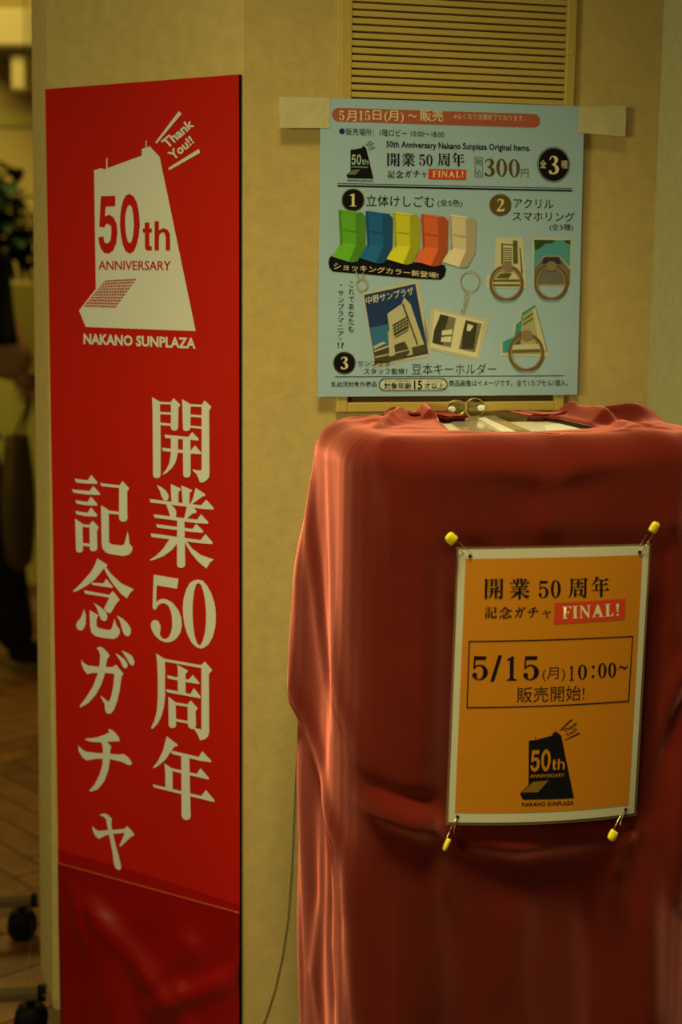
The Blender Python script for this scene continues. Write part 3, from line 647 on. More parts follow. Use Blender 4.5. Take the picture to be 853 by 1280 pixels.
# key holders
def k5(pts): return cz(400, 335, 5.33, pts)
ink_px('booklet_picture', PS, [k5([(285,165),(640,84),(660,110),(740,560),(715,590),(370,660),(360,640)])], H1_, flat('clear_cover_print', (.58, .54, .36)), post)
ink_px('booklet_picture', PS, [k5([(294,180),(635,106),(722,570),(368,640)])], H2_, flat('deep_blue_print', (.006, .035, .13)), post)
ink_px('booklet_picture', PS, [k5([(330,400),(450,375),(500,560),(362,600)])], H2_ + .0001, flat('mid_blue_print', (.03, .16, .32)), post)
ink_px('booklet_picture', PS, [k5([(448,305),(545,238),(560,195),(602,240),(712,560),(500,600),(470,470)])], H3_, flat('tower_cream_print', (.52, .50, .30)), post)
ink_px('booklet_picture', PS, [k5([(545,240),(556,236),(655,510),(645,512)]), k5([(480,380),(580,322),(592,400),(495,455)]), k5([(500,460),(590,408),(592,416),(502,468)]), k5([(362,560),(440,530),(560,480),(600,560),(560,600),(365,640)]), k5([(610,530),(705,505),(715,560),(620,585)])], H3_ + .0002, flat('dark_olive_print', (.06, .06, .02)), post)
ink_px('booklet_picture', PS, [k5([(482+i*21,392-i*12+j*20),(496+i*21,384-i*12+j*20),(497+i*21,391-i*12+j*20),(483+i*21,399-i*12+j*20)]) for i in range(5) for j in range(3)] + [k5([(362,548),(560,480),(562,488),(362,560)]), k5([(366,590),(600,540),(602,546),(366,600)]), k5([(356,520),(420,490),(440,500),(360,540)]), k5([(452,425),(485,410),(500,580),(462,590)])], H3_ + .0004, flat('tower_cream_print', (.52, .50, .30)), post)
text(PS, '中野サンプラザ', k5([(304,192), (618,124), (626,178), (310,244)]), H3_, M['white_ink'], post, 0.006)
ink_px('chain_picture', PS, [[k5([(x, y) for x, y in circ(280, 112, 40, 20, 46)]), k5([(x, y) for x, y in circ(280, 112, 31, 20, 37)])], k5([(235,20),(243,20),(262,75),(254,78)]), k5([(284,30),(291,30),(286,76),(278,76)])], H3_, flat('steel_chain_print', (.40, .34, .20)), post)
ink_px('booklet_picture', PS, [r6([(42,255),(60,255),(70,420),(50,400)]), r6([(80,205),(95,205),(230,235),(238,230),(250,240),(378,266),(330,480),(230,460),(62,420),(70,300)])], H1_, flat('clear_cover_print', (.58, .54, .36)), post)
ink_px('booklet_picture', PS, [r6([(98,222),(352,278),(318,465),(75,412)])], H2_, flat('page_print', (.72, .70, .46)), post)
ink_px('booklet_picture', PS, [r6([(125,240),(206,260),(180,412),(84,390)]), r6([(258,270),(342,290),(306,438),(222,420)])], H3_, flat('sepia_photo_print', (.20, .19, .10)), post)
ink_px('booklet_picture', PS, [r6([(128,242),(170,250),(150,320),(140,400),(84,388),(95,320)]), r6([(262,272),(318,290),(300,420),(236,420),(245,320)])], H3_ + .0002, flat('photo_dark_print', (.04, .04, .02)), post)
ink_px('booklet_picture', PS, [r6([(135,325),(190,318),(186,345),(132,350)]), r6([(132,358),(184,356),(180,385),(128,384)]), r6([(268,290),(300,300),(280,330),(262,325)])], H3_ + .0004, flat('page_print', (.72, .70, .46)), post)
ink_px('chain_picture', PS, [[r6(circ(281, 70, 52, 26, 55)), r6(circ(281, 70, 46, 26, 49))], [r6(circ(262, 150, 13, 12, 20)), r6(circ(262, 150, 8, 12, 14))], [r6(circ(255, 190, 11, 12, 18)), r6(circ(255, 190, 6, 12, 12))], [r6(circ(243, 225, 12, 12, 13)), r6(circ(243, 225, 7, 12, 8))]], H3_, flat('steel_chain_print', (.40, .34, .20)), post)
text(PS, 'サンプラザ', B(446.5, 450.5, 487.5, 458), H3_ + .0008, ink, post, 0.006)
text(PS, 'スタッフ監修！', B(455, 460.5, 509, 468), H1_, ink, post, 0.006)
text(PS, '豆本キーホルダー', B(515, 454.5, 620.5, 468.5), H1_, ink, post, -0.004)
ink_px('rule_line', PS, [B(419, 470.4, 705, 471.3)], H1_, ink, post)
text(PS, '乳幼児対象外商品', B(414, 477, 471, 484), H1_, ink, post, 0.006)
pp = pill(473.5, 473, 559.5, 488.5); pi = [(x + (.9 if x < 480 else (-.9 if x > 552 else 0)), y + (.9 if y < 481 else -.9)) for x, y in pp]
ink_px('age_label', PS, [pill(474, 473.4, 559, 488.1)], H1_, flat('pale_label_print', (.60, .66, .48)), post); ink_px('frame_line', PS, [[pp, pi]], H2_, ink, post)
text(PS, '対象年齢', B(480, 478.3, 514.5, 486.6), H2_, ink, post, 0.008); text(PS, '15', B(517.5, 475.5, 528, 486.8), H2_, ink, post, 0.02); text(PS, '才以上', B(530.5, 478.3, 555, 486.4), H2_, ink, post, 0.008)
text(PS, 'たいしょうねんれい', B(481, 474.8, 514, 477.4), H2_, ink, post); text(PS, 'さいいじょう', B(533, 474.8, 553, 477.2), H2_, ink, post)
text(PS, '商品画像はイメージです。全て1カプセル1個入。', B(561.5, 475, 710, 483.2), H1_, ink, post, 0.004)
# small emblem on the poster and on the orange notice: same outlines, mapped from the banner
XN, XX, YN, YX = 99.2, 251.0, 139.0, 409.0
def remap(pts, q):
    out = []
    for x, y in pts:
        s = (x - XN) / (XX - XN); t = (y - YN) / (YX - YN)
        out.append(tuple(q[0][i] * (1 - s) * (1 - t) + q[1][i] * s * (1 - t) + q[2][i] * s * t + q[3][i] * (1 - s) * t for i in (0, 1)))
    return out
def unperspect(L):  # banner px -> banner-plane box, expressed again as fake px so that remap is undistorted
    u0 = BS.uv(99.2, 409)[0]; u1 = BS.uv(251, 300)[0]; z1 = BS.uv(200, 139)[1]; z0 = BS.uv(200, 411)[1]
    f = lambda p: (XN + (BS.uv(*p)[0] - u0) / (u1 - u0) * (XX - XN), YN + (z1 - BS.uv(*p)[1]) / (z1 - z0) * (YX - YN))
    return [[f(p) for p in l] if not isinstance(l[0][0], (list, tuple)) else [[f(p) for p in k] for k in l] for l in L]
def emblem(sf, q, dark, light, parent, h):
    def rm(L): return [remap(l, q) if not isinstance(l[0][0], (list, tuple)) else [remap(k, q) for k in l] for l in unperspect(L)]
    ink_px('building_emblem', sf, rm(LOGO), h, dark, parent); ink_px('emblem_lines', sf, rm(LINES), h, dark, parent)
    ink_px('lettering', sf, rm(DIG), h + .0002, light, parent)
    pan = [Fz([(212, 404), (412, 392), (275, 582), (70, 574)])]
    ink_px('emblem_panel', sf, rm(pan), h + .0002, flat('half_tone_print', (.22, .12, .015)) if sf is not PS else flat('half_tone_blue_print', (.14, .17, .10)), parent)
    for body, qq, m, o in (('ANNIVERSARY', Fz([(168, 280), (624, 282), (622, 342), (168, 337)]), light, .004), ('NAKANO SUNPLAZA', Fz([(74, 736), (778, 764), (778, 834), (74, 804)]), dark, .02),
                           ('Thank', Ez([(558, 284), (738, 136), (772, 186), (604, 332)]), dark, .01), ('You!!', Ez([(598, 358), (738, 246), (772, 292), (640, 408)]), dark, .01)):
        text(sf, body, rm([qq])[0], h + (.0004 if m is light else 0), m, parent, o)
emblem(PS, [(433.0, 175.0), (469.5, 175.6), (468.5, 223.4), (433.0, 222.6)], ink, flat('print_gap_blue', (.36, .50, .44)), post, H1_)

# ------------------------------------------------------------------ capsule machine under the red cloth
O3 = at_depth(456, 560, 1.56); O3.z = 0
Wm, Dm = 0.445, 0.285
BX = U2; BY = -N2                               # along the front, into the depth
ZT = CAM.z - 0.169
def loc(a, b, z): return O3 + BX * a + BY * b + Vector((0, 0, z))
TOPP = Vector((0, 0, ZT)); 
def top_ab(px, py):
    q = on_z(px, py, ZT) - O3; return Vector((q.dot(BX), q.dot(BY)))
FP = O3.copy()
def front_az(px, py):
    q = on_plane(px, py, O3, N2) - O3; return Vector((q.dot(BX), q.z))
def side_bz(px, py):
    q = on_plane(px, py, O3, BX) - O3; return Vector((q.dot(BY), q.z))
mach = thing('capsule_machine', loc(Wm / 2, Dm / 2, 0), 'ivory capsule toy machine hidden under the red cloth, only its flat top showing', 'vending machine')
ax3 = (BX, BY, Vector((0, 0, 1)))
bm = bmesh.new(); box(bm, loc(Wm / 2, Dm / 2, (ZT - 0.012 + 0.42) / 2), (Wm - 0.09, Dm - 0.06, ZT - 0.012 - 0.42), ax3, 0.02); obj('cabinet', bm, M['machine'], mach)
bm = bmesh.new(); box(bm, loc(Wm / 2, 0.160, ZT - 0.008), (Wm - 0.15, 0.236, 0.008), ax3, 0.003); obj('top_panel', bm, M['machine'], mach)
bm = bmesh.new(); box(bm, loc(Wm / 2, Dm / 2, 0.21), (Wm - 0.14, Dm - 0.08, 0.42), ax3, 0.006); obj('stand', bm, M['machine'], mach)

# ridge lists ------------------------------------------------------
def pl_dist(p, pts):
    best = 9; bt = 0; n = len(pts) - 1
    for i in range(n):
        a, b = pts[i], pts[i + 1]; dx, dy = b[0] - a[0], b[1] - a[1]; L = dx * dx + dy * dy + 1e-12
        k = max(0, min(1, ((p[0] - a[0]) * dx + (p[1] - a[1]) * dy) / L))
        d = math.hypot(p[0] - a[0] - k * dx, p[1] - a[1] - k * dy)
        if d < best: best = d; bt = (i + k) / n
    return best, bt
def ridges(fn, L): return [([fn(*q) for q in pts], a, w) for pts, a, w in L]
TOPR = ridges(top_ab, [
 ([(505, 514), (516, 508), (525, 507)], .013, .010), ([(525, 508), (531, 516), (538, 528)], .012, .008),
 ([(482, 518), (492, 524)], .007, .007), ([(472, 541), (490, 532), (500, 526)], .012, .009), ([(455, 536), (472, 531)], -.007, .009), ([(430, 530), (470, 524), (520, 524)], .004, .006), ([(400, 516), (450, 520)], .003, .006),
 ([(400, 520), (440, 514), (500, 512)], .004, .008),
 ([(626, 515), (655, 511), (700, 519), (738, 528), (756, 533)], .016, .012), ([(690, 512), (740, 514), (775, 514)], .006, .006),
 ([(806, 536), (830, 542)], .003, .01),
 ([(760, 530), (800, 545), (840, 552)], .006, .012), ([(745, 538), (790, 530)], -.004, .012)])
TOPR += [([(.408, .262), (.420, .255), (.424, .235)], .036, .024), ([(.355, .25), (.37, .17)], -.004, .014)]
FRR = ridges(front_az, [
 ([(462, 1002), (500, 1016), (560, 1030), (640, 1046), (760, 1040)], .020, .017), ([(455, 985), (500, 998), (560, 1006)], -.012, .012),
 ([(458, 800), (462, 900), (458, 990)], .006, .012), ([(470, 560), (480, 640), (500, 760), (520, 900)], -.004, .02),
 ([(866, 800), (845, 850), (815, 930), (792, 985), (770, 1080)], .016, .012), ([(868, 880), (850, 960), (842, 1020), (850, 1120)], .014, .010),
 ([(856, 820), (835, 900), (828, 960)], -.010, .014),
 ([(452, 1060), (456, 1160), (462, 1280), (462, 1400)], .010, .014), ([(478, 1090), (484, 1180), (486, 1300)], -.006, .014), ([(520, 1060), (540, 1180), (545, 1300)], .006, .022),
 ([(650, 1100), (640, 1200), (650, 1330)], .007, .025), ([(720, 1080), (745, 1200), (740, 1330)], -.006, .02), ([(806, 1100), (810, 1300)], .010, .02),
 ([(500, 556), (560, 580), (640, 588), (692, 596)], .0022, .012), ([(692, 596), (740, 582), (800, 570)], .002, .010), ([(640, 622), (695, 618), (750, 612)], -.0025, .018), ([(692, 600), (688, 640), (680, 680)], .003, .018), ([(484, 556), (492, 620), (500, 700)], .005, .010),
 ([(840, 600), (830, 760), (838, 800)], .005, .012), ([(530, 680), (540, 860), (535, 960)], .004, .02)])
SDR = ridges(side_bz, [
 ([(397, 540), (402, 640), (409, 740), (412, 840)], .007, 0.014), ([(418, 560), (422, 660), (426, 760), (432, 870), (444, 950), (452, 990)], .007, 0.016),
 ([(388, 620), (392, 740), (396, 850), (408, 930), (420, 990), (432, 1060), (436, 1130)], .009, 0.015),
 ([(404, 600), (410, 720), (416, 820), (424, 900)], -.005, 0.014),
 ([(378, 860), (378, 1000), (380, 1150), (382, 1300)], .008, 0.016), ([(390, 900), (394, 1010), (396, 1150), (396, 1300)], -.008, 0.016),
 ([(410, 1020), (410, 1120), (404, 1220), (408, 1320)], .007, 0.014), ([(424, 1080), (420, 1180), (424, 1300)], -.006, 0.014), ([(437, 1060), (436, 1180), (438, 1300)], .009, 0.012)])
def rsum(p, RL, taper=True):
    s = 0
    for pts, a, w in RL:
        d, t = pl_dist(p, pts)
        if d < 3 * w: s += a * math.exp(-(d / w) ** 2) * (min(1, .35 + 3 * t) * min(1, .35 + 3 * (1 - t)) if taper else 1)
    return s
# perimeter path (a, b), anticlockwise seen from the camera's left-back round to right-back
re_ = 0.032; rc = 0.082
aL = top_ab(541, 511)[0]; aR = top_ab(617, 511)[0]
path = [(aL, Dm), (0.0 + rc, Dm)]
def arc(cx, cy, r, a0, a1, n): return [(cx + r * math.cos(math.radians(a0 + (a1 - a0) * i / n)), cy + r * math.sin(math.radians(a0 + (a1 - a0) * i / n))) for i in range(n + 1)]
path += arc(rc, Dm - rc, rc, 90, 180, 8) + arc(rc, rc, rc, 180, 270, 8) + arc(Wm - rc, rc, rc, 270, 360, 8) + arc(Wm - rc, Dm - rc, rc, 0, 90, 8) + [(aR, Dm)]
cum = [0]
for i in range(1, len(path)): cum.append(cum[-1] + math.hypot(path[i][0] - path[i - 1][0], path[i][1] - path[i - 1][1]))
def along(s):
    for i in range(1, len(path)):
        if s <= cum[i] + 1e-9:
            L = cum[i] - cum[i - 1]; k = (s - cum[i - 1]) / L if L > 1e-9 else 0
            a, b = path[i - 1], path[i]; t = Vector((b[0] - a[0], b[1] - a[1]))
            return Vector((a[0] + t.x * k, a[1] + t.y * k)), t.normalized()
    return Vector(path[-1]), (Vector(path[-1]) - Vector(path[-2])).normalized()
NS = 430
base = [along(cum[-1] * i / NS) for i in range(NS + 1)]
nrm = []
for i in range(NS + 1):
    t = Vector((0, 0))
    for k in range(-5, 6): t += base[max(0, min(NS, i + k))][1]
    t.normalize(); nrm.append(Vector((t.y, -t.x)))
# hole boundary correspondences: perimeter fraction -> hole point
hk = [(0.0, top_ab(541, 512)), (0.07, top_ab(534, 514)), (0.18, top_ab(537, 520)), (0.30, top_ab(549, 530)), (0.40, top_ab(562, 543)),
      (0.56, top_ab(640, 546)), (0.66, top_ab(727, 541)), (0.78, top_ab(748, 537)), (0.86, top_ab(700, 526)), (0.93, top_ab(655, 519)), (1.0, top_ab(617, 513))]
def hole(f):
    for i in range(1, len(hk)):
        if f <= hk[i][0]:
            k = (f - hk[i - 1][0]) / (hk[i][0] - hk[i - 1][0]); k = k * k * (3 - 2 * k) * .3 + k * .7
            return hk[i - 1][1].lerp(hk[i][1], k)
    return hk[-1][1]
PA0 = front_az(560, 690); PA1 = front_az(815, 1030)   # area under the notice
def sm(x, a, b):
    k = max(0, min(1, (x - a) / (b - a))); return k * k * (3 - 2 * k)
zA = side_bz(388, 540)[1]; zM = side_bz(380, 720)[1]; zE = side_bz(380, 850)[1]; zE2 = side_bz(380, 880)[1]; zR1 = front_az(850, 930)[1]; zR2 = front_az(850, 1180)[1]
def side_disp(a, b, z, f, onfront, onleft):
    n = noise.noise(Vector((a * 7 + 3, b * 7, z * 2.2))) * .006 + noise.noise(Vector((a * 22, b * 22, z * 6))) * .002
    dn_ = 1 - sm(z, ZT - 0.5, ZT)      # more fullness lower down
    d = .006 + n * (.4 + dn_)
    if onfront > 0:
        r = rsum((a, z), FRR)
        mk = sm(a, PA0[0] - .03, PA0[0] + .01) * (1 - sm(a, PA1[0] - .01, PA1[0] + .03)) * sm(z, PA1[1] - .012, PA1[1] + .03) * (1 - sm(z, PA0[1] - .01, PA0[1] + .03))
        d = d * (1 - mk * .8) + r * onfront * (1 - mk)
        fl = sm(z, ZT - .75, ZT - .45)
        d += .003 * (1 - fl) * math.sin(a * 34 + 1.2) * (1 - sm(z, ZT - .55, ZT - .40)) * onfront
    if onleft > 0:
        d += rsum((b, z), SDR) * onleft * (.40 + .35 * dn_) + .0025 * dn_ * math.sin(b * 60 + 1.0 + z * 2) * onleft
    return d
REM = []
for i in range(NS + 1):
    p = base[i][0]; x = p.x; fr = max(0, -nrm[i].y)
    v = 1 + .18 * noise.noise(Vector((p.x * 14, p.y * 14, 7)))
    v += fr * (.40 * math.exp(-((x - front_az(692, 590)[0]) / .022) ** 2) + .28 * math.exp(-((x - front_az(560, 570)[0]) / .07) ** 2) - .45 * math.exp(-((x - front_az(484, 548)[0]) / .012) ** 2) + .15 * math.exp(-((x - front_az(800, 570)[0]) / .03) ** 2))
    REM.append(v)
HT = []
for i in range(NS + 1):
    q = base[i][0] - nrm[i] * re_ * REM[i]
    HT.append(ZT + .0034 + rsum((q.x, q.y), TOPR, False) + noise.noise(Vector((q.x * 9, q.y * 14, 5))) * .002 + abs(noise.noise(Vector((q.x * 16 + q.y * 6, q.y * 22, 8)))) * .003 * sm(q.x, .0, .12))
HT = [max(ZT + .0018, sum(HT[max(0, min(NS, i + k))] for k in range(-7, 8)) / 15) for i in range(NS + 1)]
bm = bmesh.new(); NT_, NA, NSD = 26, 12, 150; rows = []
zbot = 0.02
for j in range(NT_ + NA + NSD + 1):
    row = []
    for i in range(NS + 1):
        f = i / NS; p, t = base[i]; n = nrm[i]; rr = re_ * REM[i]; inn = p - n * rr * (1 if 0.02 < f < .98 else .6)
        isback = (f < cum[1] / cum[-1]) or (f > 1 - (cum[-1] - cum[-2]) / cum[-1])
        if j <= NT_:
            k = j / NT_; ab = hole(f).lerp(inn, k ** .9)
            z = ZT + .0034 + rsum((ab.x, ab.y), TOPR, False) * (sm(f, 0, .05) * (1 - sm(f, .95, 1)) * .75 + .25) + (noise.noise(Vector((ab.x * 30, ab.y * 45, 2))) * .0012 + noise.noise(Vector((ab.x * 9, ab.y * 14, 5))) * .002) * sm(k, 0, .5) + abs(noise.noise(Vector((ab.x * 16 + ab.y * 6, ab.y * 22, 8)))) * .003 * sm(k, 0, .5) * sm(ab.x, .0, .12)
            if j == 0: z = max(ZT + .0015, z - .003)
            z = z + (HT[i] - z) * sm(k, .55, 1)
            row.append(bm.verts.new(loc(ab.x, ab.y, max(z, ZT + .0018))))
        else:
            onfront = max(0, -n.y) ** 2; onleft = max(0, -n.x) ** 2
            ab0 = inn
            htop = HT[i]
            if j <= NT_ + NA:
                th = (j - NT_) / NA * math.pi / 2; off = rr * math.sin(th); z = htop - rr * (1 - math.cos(th)); w = (j - NT_) / NA
            else:
                off = rr; zs = htop - rr; kk = (j - NT_ - NA) / NSD
                zend = zbot if not (isback) else ZT - .10
                z = zs + (zend - zs) * kk; w = 1
            d = side_disp(p.x, p.y, z, f, onfront, onleft) * w if not isback else .002 * w
            q = inn + n * (off + d)
            # loose corner of the hem at the back left
            if z < ZT and not isback:
                g = (1 - sm(p.y, .6 * Dm, .2 * Dm)) if False else sm(p.y, .55 * Dm, .95 * Dm)
                q.x -= onleft * g * (.046 * sm(ZT - z, .02, .20) * sm(z, zE2, zE) + .030 * (1 - sm(z, zE2, zE)))
                # the cloth tapers inward low down at the front right
                rt = sm(p.x, Wm * .55, Wm) * (1 - sm(z, zR2, zR1)); q.x -= .006 * rt
                q.x -= .004 * sm(p.x, Wm * .6, Wm) * sm(ZT - z, .05, .4)
            row.append(bm.verts.new(loc(q.x, q.y, z)))
    rows.append(row)
for j in range(len(rows) - 1):
    for i in range(NS): bm.faces.new((rows[j][i], rows[j + 1][i], rows[j + 1][i + 1], rows[j][i + 1]))
bmesh.ops.recalc_face_normals(bm, faces=bm.faces[:])
drape = obj('drape_cloth', bm, M['velvet'], None, True)
tag(drape, 'brick red velvet cloth draped over the machine down to the floor', 'cloth')
so = drape.modifiers.new('thick', 'SOLIDIFY'); so.thickness = 0.0018; so.offset = -1

# clear sheet, reflection strip, card and eyeglasses on the machine top
bm = bmesh.new()
cs = [top_ab(552, 518), top_ab(618, 517), top_ab(672, 540), top_ab(585, 541)]
gy = []
for h in (0.0, 0.0012):
    gy.append([bm.verts.new(loc(c.x, c.y, ZT - .0035 + h)) for c in cs])
bm.faces.new(gy[1]); bm.faces.new(gy[0][::-1])
for i in range(4): bm.faces.new((gy[0][i], gy[0][(i + 1) % 4], gy[1][(i + 1) % 4], gy[1][i]))
bmesh.ops.recalc_face_normals(bm, faces=bm.faces[:])
tag(obj('plastic_sheet', bm, mat('cream_glossy_sheet', (.82, .74, .50), .12, coat=.8)), 'glossy cream plastic sheet lying on the machine top in front of the spectacles', 'sheet')
def card(name, pxs, m, lab, cat, dz=0.0):
    bm = bmesh.new(); cs = [top_ab(*p) for p in pxs]; g = []
    for h in (0, .0014): g.append([bm.verts.new(loc(c.x, c.y, ZT - .0020 + dz + h)) for c in cs])
    n = len(cs); bm.faces.new(g[1]); bm.faces.new(g[0][::-1])
    for i in range(n): bm.faces.new((g[0][i], g[0][(i + 1) % n], g[1][(i + 1) % n], g[1][i]))
    bmesh.ops.recalc_face_normals(bm, faces=bm.faces[:]); return tag(obj(name, bm, m), lab, cat)
card('reflection_strip', [(598, 522), (606, 521), (646, 539), (632, 541)], M['pale_card_and_glint'], 'pale narrow diagonal strip standing in for a reflection on the plastic sheet', 'paper')  # sheet reflection laid in as a solid pale strip
card('paper_scrap', [(680, 532), (700, 530), (728, 537), (722, 541), (684, 541)], M['pale_card_and_glint'], 'small pale paper scrap beside the cloth fold on the machine top', 'paper', .001)
gl = thing('eyeglasses', loc(*top_ab(582, 516), ZT), 'round gold wire eyeglasses standing on the machine top below the poster', 'glasses')
gsf = Surf(loc(0, top_ab(582, 518)[1], 0), U2)
def lens(cxp, cyp, rx, ry):
    c = gsf.uv(cxp, cyp); e = gsf.uv(cxp + rx, cyp)[0] - c[0]; k = c[1] - gsf.uv(cxp, cyp + ry)[1]
    ring_ = [gsf.pos((c[0] + e * math.cos(2 * math.pi * i / 40), c[1] + k * math.sin(2 * math.pi * i / 40))) for i in range(41)]
    return c, e, k, ring_
for (cx, cy, rx, ry, wr) in ((571, 509.5, 12, 9.0, 0), (594, 509.5, 12, 11.5, 0)):
    c, e, k, rg = lens(cx, cy, rx, ry)
    bm = bmesh.new(); tube(bm, rg, .0010, 6, False); rm_ = obj('rim', bm, M['gold'], gl, True)
    bm = bmesh.new(); vs = [bm.verts.new(gsf.pos((c[0] + e * .97 * math.cos(2 * math.pi * i / 32), c[1] + k * .97 * math.sin(2 * math.pi * i / 32)), hh)) for hh in (.0004, -.0004) for i in range(32)]
    bm.faces.new(vs[:32]); bm.faces.new(vs[32:][::-1])
    for i in range(32): bm.faces.new((vs[i], vs[i + 32], vs[(i + 1) % 32 + 32], vs[(i + 1) % 32]))
    bmesh.ops.recalc_face_normals(bm, faces=bm.faces[:]); obj('lens', bm, M['glass'], rm_)
for (x, y) in ((563.5, 511.5), (600.5, 509.5)):  # white lens reflections modelled as flattened solid blobs
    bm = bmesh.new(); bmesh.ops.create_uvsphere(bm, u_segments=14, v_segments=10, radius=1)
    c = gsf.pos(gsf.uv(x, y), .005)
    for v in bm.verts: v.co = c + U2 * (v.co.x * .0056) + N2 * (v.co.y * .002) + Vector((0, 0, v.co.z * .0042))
    obj('lens_glint', bm, M['glint_white'], gl, True)
bm = bmesh.new(); tube(bm, [gsf.pos(gsf.uv(x, y)) for x, y in ((581.5, 508), (582.6, 506.4), (583.6, 508))], .0008, 6); obj('bridge', bm, M['gold'], gl, True)
for x0, x1 in ((559.5, 545), (606, 622)):
    bm = bmesh.new(); a = gsf.pos(gsf.uv(x0, 509)); b = gsf.pos(gsf.uv(x1, 511), -.012)
    tube(bm, [a, (a + b) / 2 + Vector((0, 0, .001)), b], .0008, 6); obj('temple', bm, M['gold'], gl, True)

# ------------------------------------------------------------------ orange notice pinned to the cloth
ob = O3 + N2 * 0.020
OS0 = Surf(ob, U2)
uL = OS0.uv(574, 687)[0]; uR = OS0.uv(812, 682)[0]; zT_ = OS0.uv(690, 684)[1]; zB_ = OS0.uv(690, 1026)[1]
def bend(u, z):
    s = (u - uL) / (uR - uL); t = (zT_ - z) / (zT_ - zB_); s = max(-.05, min(1.05, s))
    return 0.012 * 4 * s * (1 - s) * (.25 + .75 * t)
OS = Surf(ob, U2, bend, 0.005)
note = thing('pinned_notice', OS.pos(((uL + uR) / 2, zB_)), 'laminated orange notice with white border pinned on the front of the red cloth', 'notice')
def oq(*p): return [OS.uv(*k) for k in p]
slab('pouch_rim', OS, oq((571.5, 684), (814.5, 679.5), (796, 1019.5), (558, 1031.5)), -.0007, -.0003, M['pouch'], note, 24, 4, lambda s, t: 0)
slab('paper_border', OS, oq((574, 687), (812, 682), (792.5, 1016), (561, 1028)), -.0002, .0001, M['paper'], note, 24, 6, lambda s, t: 0)
ink_px('orange_panel', OS, [[(582, 698.5), (803, 693.5), (785, 1005), (568.5, 1015.5)]], .0004, M['orange'], note)
o1 = .00065; o2 = .0009
def osl(y): return -.021 - .000092 * (y - 685)
def D(x0, y0, x1, y1):
    s0 = osl(y0); return [(x0, y0), (x1, y0 + s0 * (x1 - x0)), (x1 - .6, y1 + s0 * (x1 - x0)), (x0 - .6, y1)]
glyphs(OS, [('開', D(605.5, 722.5, 628.5, 748.5)), ('業', D(636, 722, 661, 748)), ('5', D(672, 725, 684.5, 746.5)), ('0', D(687, 724, 699.5, 746.5)), ('周', D(709, 721.5, 733, 747)), ('年', D(738, 719.5, 761, 745.5))], o1, ink, note)
glyphs(OS, [('記', D(605.5, 757.5, 620.5, 772)), ('念', D(622.5, 757.5, 639, 772)), ('ガ', D(642, 757.5, 655, 771)), ('チ', D(658, 757.5, 671.5, 771)), ('ャ', D(676, 761.5, 687, 771))], o1, ink, note)
ink_px('final_label', OS, [[(691.5, 752.5), (781, 747.5), (780, 773.5), (690, 779)]], o1, M['red_ink'], note)
final(OS, 700.5, 774, 757, 772.5, lambda a, b, y0, y1: [(a, y0 - .05 * (a - 700)), (b, y0 - .05 * (b - 700)), (b, y1 - .05 * (b - 700)), (a, y1 - .05 * (a - 700))], o2, M['cream_ink'], note)
fq = [(585.5, 800.5), (791, 794), (785.5, 876), (582.5, 884.5)]
frame_px(fq, 1.5, OS, ink, note, o1)
glyphs(OS, [('5', D(590, 819.5, 609, 849.5)), ('/', D(612, 818, 626, 850.5)), ('1', D(632, 819, 644, 849)), ('5', D(652, 818.5, 671.5, 848.5)),
            ('1', D(709.5, 830, 715, 848.5)), ('0', D(720, 829, 731.5, 847.5)), (':', D(737.5, 830, 741, 845.5)), ('0', D(745.5, 827.5, 756.5, 846)), ('0', D(758.5, 827, 769, 845.5)), ('~', D(772, 830.5, 783.5, 836))], o1, ink, note)
text(OS, '(月)', D(675.5, 832.5, 704, 849.5), o1, ink, note, -.006)
text(OS, '販売開始!', D(644, 857, 728, 876), o1, ink, note, -.002)
emblem(OS, [(647.0, 898.5), (723.0, 895.0), (716.0, 993.0), (646.0, 995.5)], ink, M['orange'], note, o1)
# holes + safety pins
def pin(hole_px, head_px, ang, lab, extra=None, short=1.0):
    uvh = OS.uv(*hole_px); P0 = OS.pos(uvh, .001)
    e = thing('safety_pin', P0, lab, 'pin', 'safety pins holding the orange notice')
    H = OS.pos(OS.uv(*head_px), .008); dr = (H - OS.pos(uvh, .004)).normalized(); sd = dr.cross(N2).normalized()
    L = .0125 * short
    bm = bmesh.new()   # flattened capped head
    segs = [(-.5, .34), (-.46, .44), (-.3, .48), (.1, .48), (.35, .42), (.46, .30), (.5, .12)]
    rings = []
    for t, w in segs:
        rr = []
        for k in range(14):
            a = 2 * math.pi * k / 14; rr.append(bm.verts.new(H + dr * (t * L) + sd * (math.cos(a) * w * .0125 * ang) + N2 * (math.sin(a) * w * .0062)))
        rings.append(rr)
    for i in range(len(rings) - 1):
        for k in range(14): bm.faces.new((rings[i][k], rings[i][(k + 1) % 14], rings[i + 1][(k + 1) % 14], rings[i + 1][k]))
    bm.faces.new(rings[0][::-1]); bm.faces.new(rings[-1]); bmesh.ops.recalc_face_normals(bm, faces=bm.faces[:])
    obj('head', bm, M['pin_head'], e, True)
    base_ = H - dr * L * .45
    bm = bmesh.new(); tube(bm, [base_ + sd * .003, base_.lerp(P0, .5) + sd * .0025, P0 + sd * .0012, P0 - N2 * .003], .00042, 6); obj('shaft', bm, M['steel'], e, True)
    p3 = P0 - sd * .0028 + dr * .016
    bm = bmesh.new(); tube(bm, [P0 - N2 * .003 - sd * .002, p3 - N2 * .0005, (p3.lerp(base_, .35) - sd * .002) + N2 * .001], .00042, 6); obj('needle', bm, M['steel'], e, True)
    bm = bmesh.new(); lathe(bm, P0 - N2 * .0006, N2, [(0, .0021), (.0012, .0019), (.0012, .0009), (.0004, .0008)], 14); obj('punched_hole', bm, M['dark'], e)
pin((587.5, 695), (561.5, 671.5), 1.0, 'yellow headed safety pin at the top left corner of the orange notice')
pin((799.5, 690), (814.5, 657.5), .85, 'yellow headed safety pin at the top right corner of the orange notice')
